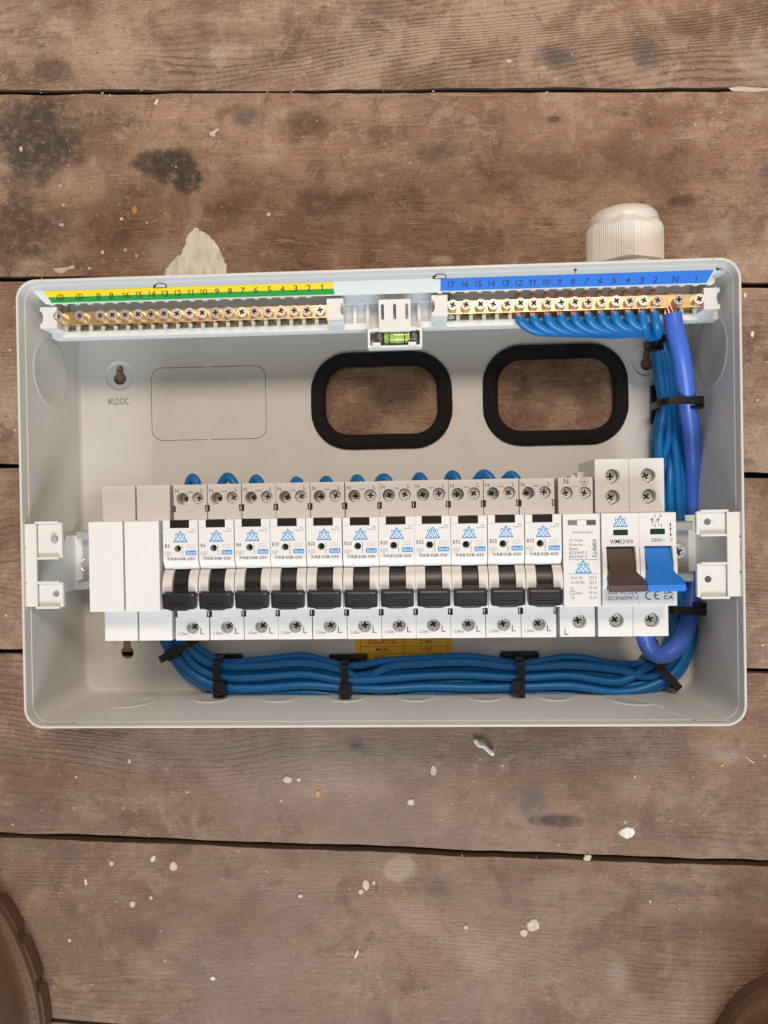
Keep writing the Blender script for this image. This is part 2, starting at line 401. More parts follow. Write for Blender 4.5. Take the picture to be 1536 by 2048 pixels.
    c = g.mix(g.math('MULTIPLY', dm, .6), c, (.30, .238, .205))
    pm = g.math('MULTIPLY', low, g.ramp(g.noise(g.vm('ADD', pos, (7, 2, 0)), 13, 4, .6), .5, .68))
    c = g.mix(g.math('MULTIPLY', pm, .4), c, (.25, .155, .135))
    c = g.mix(g.math('MULTIPLY', low, .34), c, (.135, .082, .056))  # shade towards the feet put into the board colour
    # individual dark stains, knots and broad soft brown patches (place in mm from the photograph, radius)
    wob = g.noise(pos, 55, 5, .65); wob2 = g.noise(g.vm('ADD', pos, (4, 4, 4)), 160, 5, .7)
    def spot(px, py, rx, ry, amt, col, soft=.5, grit=.55):
        nonlocal c
        p = at(px, py, ZF) * S; k = CP.z * S / F / 1
        rx, ry = rx * .305 * S, ry * .305 * S
        d = g.vm('LENGTH', g.vm('MULTIPLY', g.vm('SUBTRACT', pos, tuple(p)), (1 / rx, 1 / ry, 0)))
        d = g.math('ADD', d, g.math('ADD', g.math('MULTIPLY', g.math('SUBTRACT', wob, .5), 1.5), g.math('MULTIPLY', g.math('SUBTRACT', wob2, .5), grit)))
        c = g.mix(g.math('MULTIPLY', g.ramp(d, 1 + soft * .5, 1 - soft * 1.1, 0, min(.95, amt * 1.18)), g.ramp(fine, .68, .44, .5, 1.0)), c, col)
    DK = (.062, .046, .037); BR = (.10, .058, .036); GY = (.115, .098, .092); PALE = (.42, .34, .28)
    RD = (.155, .072, .042)
    for a in ((1290, 330, 150, 40, .5, RD, .9), (1010, 345, 120, 60, .4, RD, .9), (700, 470, 150, 50, .5, RD, .9), (430, 70, 150, 26, .45, RD, .9), (470, 400, 70, 80, .45, RD, .9), (240, 470, 120, 50, .4, RD, .9), (900, 470, 110, 40, .4, RD, .9), (1380, 60, 120, 20, .4, RD, .9), (100, 1560, 150, 60, .45, RD, .9), (480, 1850, 90, 60, .35, RD, .9), (1180, 1560, 140, 40, .35, RD, .9), (1130, 1740, 170, 22, .4, RD, .9),
              (75, 290, 100, 98, .85, DK, .45), (110, 140, 48, 30, .6, DK, .6), (345, 330, 46, 38, .8, DK, .35), (300, 322, 40, 26, .75, DK, .35), (375, 362, 34, 26, .8, DK, .3),
              (40, 470, 105, 85, .8, BR, .5), (495, 232, 30, 24, .6, GY, .6), (620, 250, 48, 32, .62, BR, .6), (645, 405, 62, 42, .66, BR, .6),
              (440, 415, 34, 22, .45, BR, .7), (880, 305, 36, 22, .55, GY, .7), (1112, 110, 44, 26, .8, GY, .6), (1292, 112, 30, 38, .7, GY, .7), (1360, 402, 30, 12, .7, BR, .5),
              (1108, 238, 14, 8, .7, BR, .5), (1250, 228, 10, 7, .6, GY, .5), (1530, 345, 14, 18, .6, GY, .6), (770, 20, 30, 30, .4, GY, .8),
              (1060, 1610, 50, 40, .7, GY, .7), (1110, 1642, 60, 14, .75, DK, .6), (1350, 1785, 40, 22, .6, GY, .8), (1330, 1860, 150, 50, .5, BR, .9), (1290, 1960, 110, 60, .5, (.105, .066, .036), .9),
              (140, 1708, 40, 26, .5, GY, .8), (710, 1490, 24, 20, .7, GY, .6), (880, 1775, 60, 40, .45, GY, .9), (1480, 1780, 80, 60, .4, BR, .9),
              (60, 1640, 160, 50, .35, BR, .9), (180, 1900, 150, 90, .35, BR, .9),
              (803, 1740, 34, 28, .75, PALE, .4), (960, 1905, 60, 50, .3, PALE, .9), (1235, 1955, 26, 40, .4, PALE, .7), (1460, 1515, 40, 14, .35, PALE, .9), (345, 505, 55, 26, .55, PALE, .8),
              (640, 1560, 120, 60, .25, PALE, .9), (1520, 130, 30, 40, .45, PALE, .8), (880, 520, 22, 10, .7, (.5, .38, .25), .5), (1450, 470, 20, 18, .4, PALE, .7)):
        spot(*a)
    # pin-head specks of plaster dust
    vo = nt.nodes.new('ShaderNodeTexVoronoi'); vo.inputs['Scale'].default_value = 260; g.put(vo.inputs['Vector'], pos)
    keep = g.ramp(g.math('FRACT', g.math('MULTIPLY', nt.nodes.new('ShaderNodeValue').outputs[0], 1)), 0, 1)
    sc_ = nt.nodes.new('ShaderNodeSeparateColor'); g.put(sc_.inputs[0], vo.outputs['Color'])
    speck = g.math('MULTIPLY', g.ramp(vo.outputs['Distance'], .16, .09), g.math('GREATER_THAN', sc_.outputs[0], .90))
    c = g.mix(g.math('MULTIPLY', speck, .55), c, (.55, .45, .36))
    g.put(b.inputs['Base Color'], c)
    g.put(b.inputs['Roughness'], g.ramp(fine, .3, .7, .62, .85))
    b.inputs['Specular IOR Level'].default_value = .3
    h = g.math('ADD', g.math('MULTIPLY', ring, -.5), g.math('ADD', g.math('MULTIPLY', fib, -.7), g.math('MULTIPLY', fine, 1.0)))
    bp = nt.nodes.new('ShaderNodeBump'); bp.inputs['Strength'].default_value = .9; bp.inputs['Distance'].default_value = .0014
    g.put(bp.inputs['Height'], h); g.put(b.inputs['Normal'], bp.outputs[0])
    return m
M['board'] = board_material(); M['grime'] = mat('black_grime', (.065, .040, .024), .9, var=.5, nscale=300)
M['under'] = mat('underfloor_shade', (.008, .005, .004), .9)  # near-black paints the shade seen down the gaps
floor = thing('floor', 'worn brown bare floorboards flecked with plaster under the grey enclosure', 'floor', kind='structure')
uf = MB().box(-700, -700, -60, 700, 700, -34).build('underfloor', 'under', floor)
SL = -.0362
gaps = []          # y where the gap crosses x = 0, half width of the gap
gl = [(185, 177, .95), (557, 570, 1.2), (932, 953, 1.5), (1302, 1343, 1.6), (1671, 1728, 1.7), (2036, 2128, 1.0)]
for l, r, hw in gl:
    a, b = at(0, l, ZF), at(1536, r, ZF); t = -a.x / (b.x - a.x)
    gaps.append((a.y + (b.y - a.y) * t, (b.y - a.y) / (b.x - a.x), hw))
pt = 116.2
gaps = [(gaps[0][0] + pt * k, SL, 1.0) for k in (3, 2, 1)] + gaps + [(gaps[-1][0] - pt * k, SL, 1.0) for k in (1, 2, 3)]
for i in range(len(gaps) - 1):
    (y1, s1, h1), (y0, s0, h0) = gaps[i], gaps[i + 1]
    n = 120; xs = [-560 + 1120 * k / n for k in range(n + 1)]; rg = random.Random(i)
    j0 = 0; j1 = 0; bot = []; top = []
    for x in xs:
        j0 = j0 * .7 + rg.uniform(-.42, .42); j1 = j1 * .7 + rg.uniform(-.42, .42)
        bot.append((x, y0 + s0 * x + h0 + j0)); top.append((x, y1 + s1 * x - h1 + j1))
    yc = (y0 + y1) / 2; dz = rg.uniform(-.35, .0)
    v = []; f = []; R = []
    prof = [(-30, 0), (-1.1, 0), (-.3, .25), (0, .9)]                 # z, inset: worn arrises
    rows = [[(p[0], p[1] + q, ZF + z) for p in bot] for z, q in prof] + [[(p[0], p[1] - q, ZF + z) for p in top] for z, q in prof[::-1]]
    m_ = len(xs)
    for r_ in rows: v += r_
    for a in range(len(rows) - 1):
        for k in range(m_ - 1): f.append((a * m_ + k, a * m_ + k + 1, (a + 1) * m_ + k + 1, (a + 1) * m_ + k))
    mb = MB().add([(x, y - yc, z + dz) for x, y, z in v], f)
    bo = mb.build('floorboard', 'board', floor, (0, yc, 0), sharp=25)
    bo.data.materials.append(M['grime'])
    for p_ in bo.data.polygons:
        if abs(p_.normal.y) > .9 and p_.area > 5e-6: p_.material_index = 1
    bo.color = ((.5, .5, 1.0, .3, .35, .6, .8, .55, .5, .5, .5)[i], (0, 0, 0, 0, .1, .22, .1, .05, .1, 0, 0)[i], 0, 1)
# dried plaster splash and paint drips lying on the boards
def blob(name, pts, h, m, parent=floor, px=True, smooth=True):
    P = [at(a, b, ZF) for a, b in pts] if px else pts
    c = sum(P, Vector()) / len(P); rg = random.Random(len(pts))
    n = len(P); v = [(p.x, p.y, ZF - .2) for p in P] + [(c.x + (p.x - c.x) * .86, c.y + (p.y - c.y) * .86, ZF + h * rg.uniform(.75, 1.1)) for p in P] + [(c.x, c.y, ZF + h)]
    f = [(i, (i + 1) % n, n + (i + 1) % n, n + i) for i in range(n)] + [(n + i, n + (i + 1) % n, 2 * n) for i in range(n)]
    return MB().add(v, f).build(name, m, parent)
def rag(pts, k=4, amt=2.0, seed=1):
    "roughen an outline given in pixels"
    rg = random.Random(seed); out = []
    for i, a in enumerate(pts):
        b = pts[(i + 1) % len(pts)]
        for j in range(k):
            t = j / k; out.append((a[0] + (b[0] - a[0]) * t + rg.uniform(-amt, amt), a[1] + (b[1] - a[1]) * t + rg.uniform(-amt, amt)))
    return out
blob('plaster_splash', rag([(391, 452), (404, 462), (420, 472), (435, 490), (445, 508), (453, 530), (455, 570), (320, 575), (330, 540), (345, 522), (360, 508), (371, 490), (373, 470)], 4, 2.2, 3), .5, 'plaster')
blob('paint_fleck', rag([(104, 538), (120, 535), (134, 534), (150, 530), (150, 537), (136, 540), (124, 548), (114, 546)], 2, .8, 4), .35, 'fleck')
rg = random.Random(5)
for px, py, r, mm in ((575, 1560, 9, 0), (347, 1733, 10, 0), (265, 1808, 6.5, 0), (259, 1522, 4.5, 0), (152, 1554, 2.5, 0), (302, 1796, 4, 0), (223, 1727, 5, 0), (306, 1718, 6, 0), (601, 1792, 4.5, 0), (139, 1881, 3.5, 0),
                      (1066, 1851, 14, 0), (1048, 1866, 8, 0), (1255, 1665, 15, 2), (867, 1541, 9, 0), (822, 1605, 7, 0), (1175, 1716, 8, 0), (1300, 1803, 3.5, 0), (932, 1855, 4.5, 0), (732, 1770, 9, 0), (722, 1784, 6, 0), (748, 1766, 4, 0),
                      (425, 268, 7, 0), (269, 420, 8, 1), (123, 450, 5, 0), (42, 298, 4.5, 0), (121, 372, 4, 0), (243, 438, 4, 2), (538, 429, 5, 2), (294, 446, 3, 0), (127, 410, 4, 0), (251, 500, 4, 0), (179, 537, 4, 0), (273, 512, 4, 0), (205, 505, 4, 2),
                      (636, 1588, 6.5, 1), (1444, 1531, 4, 1), (1270, 1554, 3, 0), (1018, 122, 5, 0), (426, 1957, 5, 2), (714, 1907, 5, 1), (598, 1560, 4, 2), (820, 326, 3, 0), (1390, 250, 3, 0), (1440, 225, 2.5, 0), (1490, 590, 4, 2), (1505, 668, 5, 2), (20, 700, 3, 0), (30, 860, 3, 0), (12, 1230, 3, 0), (1515, 800, 3, 0), (1525, 1290, 3, 0)):
    n = rg.randint(8, 11); a0 = rg.uniform(0, 6); e = rg.uniform(.75, 1.2)
    pts = [(px + r * e * rg.uniform(.8, 1.12) * math.cos(a0 + 6.283 * k / n), py + r / e * rg.uniform(.8, 1.12) * math.sin(a0 + 6.283 * k / n)) for k in range(n)]
    blob('paint_fleck', pts, .28 + r * .02, ('fleck', 'fleck2', 'plaster')[mm])
for px, py, a, l in ((313, 204, 1.1, 12), (306, 1717, 1.0, 13), (172, 1764, 1.7, 12), (713, 1908, 1.2, 18), (432, 262, .6, 14), (1500, 1520, -.6, 22)):
    d = Vector((math.cos(a), -math.sin(a))) * l / 2; t = 1.9 if l < 20 else .8; q = Vector((d.y, -d.x)).normalized() * t
    p = Vector((px, py)); blob('splinter', [tuple(p - d - q), tuple(p + d - q), tuple(p + d + q), tuple(p - d + q)], .5 if l < 20 else .12, 'plaster')
dust = MB(); rg = random.Random(11)
for k in range(1500):
    x, y = rg.uniform(-330, 330), rg.uniform(-430, 430)
    if rg.random() < .45: x, y = rg.gauss(-150, 90), rg.gauss(160, 60)
    r = abs(rg.gauss(.25, .22)) + .16
    pts = circ(x, y, r, 5, rg.uniform(0, 6)); n = 5; h = r * .6; e = rg.uniform(.6, 1.5)
    v = [(x + (p[0] - x) * e, p[1], ZF - .3) for p in pts] + [(x, y, ZF + h)]
    dust.add(v, [(i, (i + 1) % n, n) for i in range(n)])
tag(dust.build('plaster_crumbs', 'fleck', floor, sharp=0), kind='stuff')
# a wad of fibre caught under the enclosure's edge, in the gap at the right
blob('plaster_splash', rag([(1458, 175), (1475, 173), (1536, 176), (1560, 178), (1560, 182), (1536, 182), (1480, 183), (1462, 181)], 3, 1, 9), .2, 'fleck')
cl = MB(); p = [at(950, 1480, -1), at(958, 1490, 0), at(968, 1493, 1), at(978, 1502, 1), at(986, 1508, -1)]
cl.tube(spline(p, 5), 1.3, 6); cl.build('wood_shaving', 'plaster', floor)

# ---------------------------------------------------------------- enclosure
W2, H2, ZR, TH = 186.0, 117.6, 66.5, 1.3
E_ = 'consumer_unit_enclosure'
enc = thing(E_, 'open shallow pale grey metal enclosure lying on the floorboards', 'enclosure')
KEY = [(-159.5, 78.9), (160.7, 79.6), (-158.2, -90.3), (161.5, -88.0)]
def _g(x0, y0, x1, y1):
    p, q = at(x0, y1, 3), at(x1, y0, 3); return (p.x + 5.6, p.y + 5.6, q.x - 5.6, q.y - 5.6, 16)
G = [_g(622, 697, 904, 901), _g(967.5, 681.5, 1258.5, 893.5)]      # grommeted openings in the back
a, b = at(304, 882, 0), at(531, 730, 0); OB = (a.x, a.y, b.x, b.y)
holes = [rrect(*g) for g in G] + [circ(x, y, 9.2, 28) for x, y in KEY] + [rrect(OB[0], OB[1], OB[2], OB[3], 7)]
MB().prism(rrect(-W2 + 1.5, -H2 + 1.5, W2 - 1.5, H2 - 1.5, 9), -1.2, 0, holes).build('back_panel', 'powder', enc)
ob = MB().prism(rrect(OB[0] + .34, OB[1] + .34, OB[2] - .34, OB[3] - .34, 6.7), -1.2, -.12)
ob.build('knockout', 'powder', enc)
xm = (OB[0] + OB[2]) / 2
for yy in (OB[1], OB[3]): MB().box(xm - 1.2, yy - .6, -.9, xm + 1.2, yy + .6, -.02).build('knockout_bridge', 'powder', enc)
def keyhole(x, y):
    k = []
    for t in range(-50, 231, 20):
        k.append((3.95 * math.cos(math.radians(t)) if 0 else 3.95 * math.sin(math.radians(t + 90 + 90)), 0))
    out = []
    a1 = math.acos(2.3 / 3.95) if 0 else math.asin(2.3 / 3.95)
    for i in range(19):
        t = math.pi / 2 - a1 - (2 * math.pi - 2 * a1) * i / 18; out.append((3.95 * math.cos(t), 3.95 * math.sin(t)))
    for i in range(9):
        t = math.pi - math.pi * i / 8; out.append((2.3 * math.cos(t), 6.0 + 2.3 * math.sin(t)))
    mb = MB().prism(circ(0, 0, 7.9, 28), -2.3, -1.2, [[(p, q - 1.3) for p, q in out]])
    n = 28; v = []; f = []
    for r, z in ((9.3, 0.0), (9.0, -.1), (8.2, -1.0), (7.8, -1.2)): v += [(p, q, z) for p, q in circ(0, 0, r, n)]
    for a in range(3):
        for i in range(n): f.append((a * n + i, a * n + (i + 1) % n, (a + 1) * n + (i + 1) % n, (a + 1) * n + i))
    mb.add(v, f); mb.build('keyhole_dimple', 'powder', enc, (x, y, 0), sharp=60)
for x, y in KEY: keyhole(x, y)
# walls: a folded profile carried round the rounded outline
prof = [(0, -1.2), (0, ZR - .3), (.3, ZR), (TH - .3, ZR), (TH, ZR - .3), (TH, ZR - 6), (TH + .35, ZR - 6.6), (TH + .35, 3.2), (TH + .75, 1.5), (TH + 1.7, .45), (TH + 3.2, .02), (TH + 3.2, -1.2)]
CR = 10.5
def outline():
    o = []
    for cx, cy, a in ((W2 - CR, H2 - CR, 0), (-W2 + CR, H2 - CR, 90), (-W2 + CR, -H2 + CR, 180), (W2 - CR, -H2 + CR, 270)):
        o.append([(cx, cy, math.radians(a + 90 * i / 8)) for i in range(9)])
    return o
oc = outline()
def wall(sts):
    mb = MB(); n = len(prof); v = []; f = []
    for cx, cy, t, ex, ey in sts:
        for q, z in prof: v.append((cx + ex + (CR - q) * math.cos(t), cy + ey + (CR - q) * math.sin(t), z))
    for i in range(len(sts) - 1):
        for k in range(n): f.append((i * n + k, i * n + (k + 1) % n, (i + 1) * n + (k + 1) % n, (i + 1) * n + k))
    f += [tuple(range(n)), tuple(range((len(sts) - 1) * n, len(sts) * n))]
    mb.add(v, f); mb.build('side_wall', 'powder', enc, sharp=30)
z2 = lambda l: [(*p, 0, 0) for p in l]
wall([(oc[0][8][0] - 3, oc[0][8][1], math.pi / 2, 0, 0)] + z2(oc[0][::-1]) + z2([(oc[3][8][0], oc[3][8][1], 2 * math.pi)]) + z2(oc[3][::-1]) + [(oc[3][0][0] - 3, oc[3][0][1], oc[3][0][2], 0, 0)])
wall([(oc[1][0][0] + 3, oc[1][0][1], math.pi / 2, 0, 0)] + z2(oc[1]) + z2(oc[2]) + [(oc[2][8][0] + 3, oc[2][8][1], oc[2][8][2], 0, 0)])
wall([(W2 - CR - 3.25, H2 - CR, math.pi / 2, 0, 0), (-W2 + CR + 3.25, H2 - CR, math.pi / 2, 0, 0)])
wall([(W2 - CR - 3.02, -H2 + CR, -math.pi / 2, 0, 0), (-W2 + CR + 3.02, -H2 + CR, -math.pi / 2, 0, 0)])
# round knock-outs pressed into the walls
IX, IY = W2 - TH - .35, H2 - TH - .35
def knock(axis, u, z, r, sgn, hs=1.0):
    pr = [(r, -.2), (r - .05, .1), (r - .6, .28), (r - 1.2, .3), (r - 1.9, .14), (.01, .12)]
    mb = MB(); n = 40; v = []; f = []
    for q, h in pr:
        h = h * hs
        for k in range(n):
            t = 2 * math.pi * k / n; c_, s_ = q * math.cos(t), q * math.sin(t)
            v.append((sgn * (IX - h), u + c_, z + s_) if axis == 'x' else (u + c_, sgn * (IY - h), z + s_))
    for i in range(len(pr) - 1):
        for k in range(n): f.append((i * n + k, i * n + (k + 1) % n, (i + 1) * n + (k + 1) % n, (i + 1) * n + k))
    f.append(tuple(range((len(pr) - 1) * n, len(pr) * n)))
    mb.add(v, f).build('knockout', 'powder', enc, recalc=True, sharp=60)
knock('x', 74.5, 34, 19.5, -1); knock('x', 77.5, 34, 19.5, 1)
for px, r in ((267, 16.5), (425, 11.3), (560, 11.3), (695, 11.3), (832, 11.3), (970, 11.3), (1109, 11.3), (1264, 16.5)):
    x = at(px, 1405, 14).x; knock('y', x, 4.2 + r * .88, r, -1, 1.9)
# folded corner tabs spot-welded inside the bottom corners
for s in (-1, 1):
    x0 = s * (W2 - 8); pts = [(x0, 63), (s * (W2 - 24), 63), (s * (W2 - 33), 44), (s * (W2 - 31), 40), (s * (W2 - 48), 14), (s * (W2 - 50), 4), (x0, 4)]
    MB().prism(pts, -IY - .1, -IY + .55, plane='xz').build('corner_tab', 'powder', enc, bevel=.2)
mb = MB(); word(mb, 'WLDOC', at(236, 803, 0).x, at(236, 803, 0).y, 13.2, 4.1, .06, bold=0)
mb.build('lettering', 'ink', enc, recalc=False, sharp=0)
# amber torque label
a, b = at(711, 1335, .1), at(904, 1240, .1)
lab = MB().prism(rect(a.x, a.y, b.x, b.y), .02, .14).build('torque_label', 'orange', enc)
ln = MB(); z = .2
for yy in (1293, 1307.5, 1321, 1278): ln.stroke([at(721, yy, z)[:2], at(896, yy - 1, z)[:2]], .28, z)
for xx in (721, 808.5, 896): ln.stroke([at(xx, 1262, z)[:2], at(xx, 1321, z)[:2]], .28, z)
ln.build('label_rule', 'redline', lab, recalc=False, sharp=0)
tx = MB()
for s, px, py, w_, h_ in (('RCDs/RCCBs', 765, 1284, 60, 7.5), ('2. 0N', 852, 1283.5, 23, 7.2), ('MCBs', 765, 1299, 26, 7.5), ('2. 0N', 852, 1298.5, 23, 7.2), ('RCBOs', 765, 1313.5, 32, 7.5), ('2. 0N', 852, 1313, 23, 7.2)):
    p = at(px, py, .2); word(tx, s, p.x, p.y, w_ * .298, h_ * .298, .22)
tx.build('lettering', 'redline', lab, recalc=False, sharp=0)

# side brackets that carry the rail and take the cover screws
def bracket(sg):
    if sg < 0: tl, br, nt, nb, xs = at(48.5, 1046, 64), at(126, 1215, 64), 1107, 1157, at(73, 1110, 64).x
    else: tl, br, nt, nb, xs = at(1480, 1021, 64), at(1396, 1196, 64), 1080, 1136, at(1455, 1110, 64).x
    yt, yb = tl.y, br.y; y1, y2 = at(768, nt, 64).y, at(768, nb, 64).y
    X0, X1 = tl.x, br.x; d = -sg                       # arms reach inward along d
    br_ = MB(); hz = 62.2; R = 2.0
    for ya, yb_ in ((yt, y1), (y2, yb)):
        cx, cy = X0 + d * 15.5, (ya + yb_) / 2 + .6
        pts = rrect(min(xs, X1), yb_, max(xs, X1), ya, 1.6, 4)
        br_.prism(pts, hz - 1.2, hz, [circ(cx, cy, 1.75, 18)])
        for yy in (ya, yb_):                            # raised folded edges
            br_.box(min(xs - d * 1.0, X1 - d * 2.0), yy - .55 if yy == ya else yy - .65, hz - 1, max(xs - d * 1.0, X1 - d * 2.0), yy + .65 if yy == ya else yy + .55, hz + 1.6)
        br_.prism(rect(min(X1 - d * .9, X1 - d * .05), yb_ + 1.2, max(X1 - d * .9, X1 - d * .05), ya - 1.2), hz - 1, hz + 1.1)
    br_.prism([(X0, yt - .6), (X0 + d * .0, yt - 12), (X0 + d * .8, yt - 13), (X0 + d * .0, yt - 14), (X0 + d * .3, (yt + yb) / 2), (X0, yb + 14), (X0 + d * .8, yb + 13), (X0, yb + 12), (X0, yb + .6), (xs + d * .1, yb + .6), (xs + d * .1, yt - .6)], 63.0, 64.2)
    xw = -d * (IX - .2); xe = at(168 if sg < 0 else 1372, 1110, 15).x
    ym0, ym1 = at(768, 1172 if sg < 0 else 1151, 15).y, at(768, 1061 if sg < 0 else 1040, 15).y
    br_.prism([(xw, 63.0), (xw + d * 1.2, 63.0), (xw + d * 1.2, 16.3), (xw + d * 2.2, 14.0), (xe, 14.0), (xe, 12.8), (xw + d * .6, 12.8), (xw, 14.8)], ym0, ym1, plane='xz')
    br_.xf(lambda p: p)
    o = br_.build('mounting_bracket', 'bracket', enc, bevel=.3)
    return o, X0, d, yt, yb, y1, y2
for sg in (-1, 1):
    o, X0, d, yt, yb, y1, y2 = bracket(sg)
    if sg < 0:
        sw = MB().tube([(0, 0, -9), (0, 0, 1.2)], 1.65, 14).build('bracket_screw', 'steel', o, (X0 + d * 15.4, (yt + y1) / 2 + .6, 62.6), bevel=.2)

# ---------------------------------------------------------------- DIN rail
rl = thing('din_rail', 'zinc plated top hat rail running behind the row of modules', 'rail', (0, -32.5, 0))
x0, x1 = at(158, 1115, 20).x, at(1383, 1095, 20).x
yr = (at(160, 1061, 21).y + at(160, 1178, 21).y) / 2 + 32.5
hw = 17.1; ZU = 10.2
pr = [(-hw, 9), (-hw, 11.5), (-hw + .9, 12.4), (-hw + 4.2, 12.4), (-hw + 5.1, 11.4), (-hw + 5.4, 5.2), (hw - 5.4, 5.2), (hw - 5.1, 11.4), (hw - 4.2, 12.4), (hw - .9, 12.4), (hw, 11.5), (hw, 9), (hw - .9, 9), (hw - .9, 11), (hw - 4.2, 11.2), (hw - 5.0, 4), (-hw + 5.0, 4), (-hw + 4.2, 11.2), (-hw + .9, 11), (-hw + .9, 9)]
rb_ = MB(); n = len(pr); q_ = [(a + yr, b + ZU) for a, b in pr]
rb_.add([(x, y, z) for x in (x0, x1) for y, z in q_], [(i, (i + 1) % n, n + (i + 1) % n, n + i) for i in range(n)])
rb_.build('rail_profile', 'steel', rl)
p = at(1356, 1103, 17)
o = put('rail_screw', screw_mesh('rail_screw', 4.2, 2.2, 'zinc'), rl, (p.x, p.y + 32.5, 17.2), .3)
put('recess_shade_ticks', recess_mesh('recess_shade_ticks', 4.2, 2.2), o)
p = at(174, 1130, 16)
MB().tube(spline([(p.x + 4 * math.cos(t / 3), p.y + 32.5 + 4 * math.sin(t / 3), 15.8) for t in range(6, 14)], 3), .35, 5).build('swarf', 'zinc', rl)

# ---------------------------------------------------------------- modules on the rail
YB = -31.7; OFF = (0, -YB, -12); ZS, ZFR = 67.3, 83.8
YT, YFT, YFB, YBB = 8.8, -9.3, -54.2, -71.8
def o3(x, y, z): return (x, y - YB, z - 12)
def mount(name, label, cat, x, group=None): return thing(name, label, cat, (x, YB, 12), group)
def blank(x, wd, label):
    t = mount('blank_module', label, 'blank module', x, 'blank modules at the left end of the row')
    b = MB()
    b.prism([(YT, 12), (YT, ZS), (YFT, ZS), (YFT, ZFR), (YFB, ZFR), (YFB, ZS), (YBB, ZS), (YBB, 12)], 0, wd, plane='yz')
    b.build('body', 'blank', t, OFF, bevel=.45, seg=3)
    return t
xb = at(205.5, 1000, ZS).x; xb2 = at(274.6, 1000, ZS).x
blank(xb - .35, 17.35, 'plain white blank module with its left side open to the box')
blank(xb2 - .45, 17.5, 'plain white blank module next to the first circuit breaker')

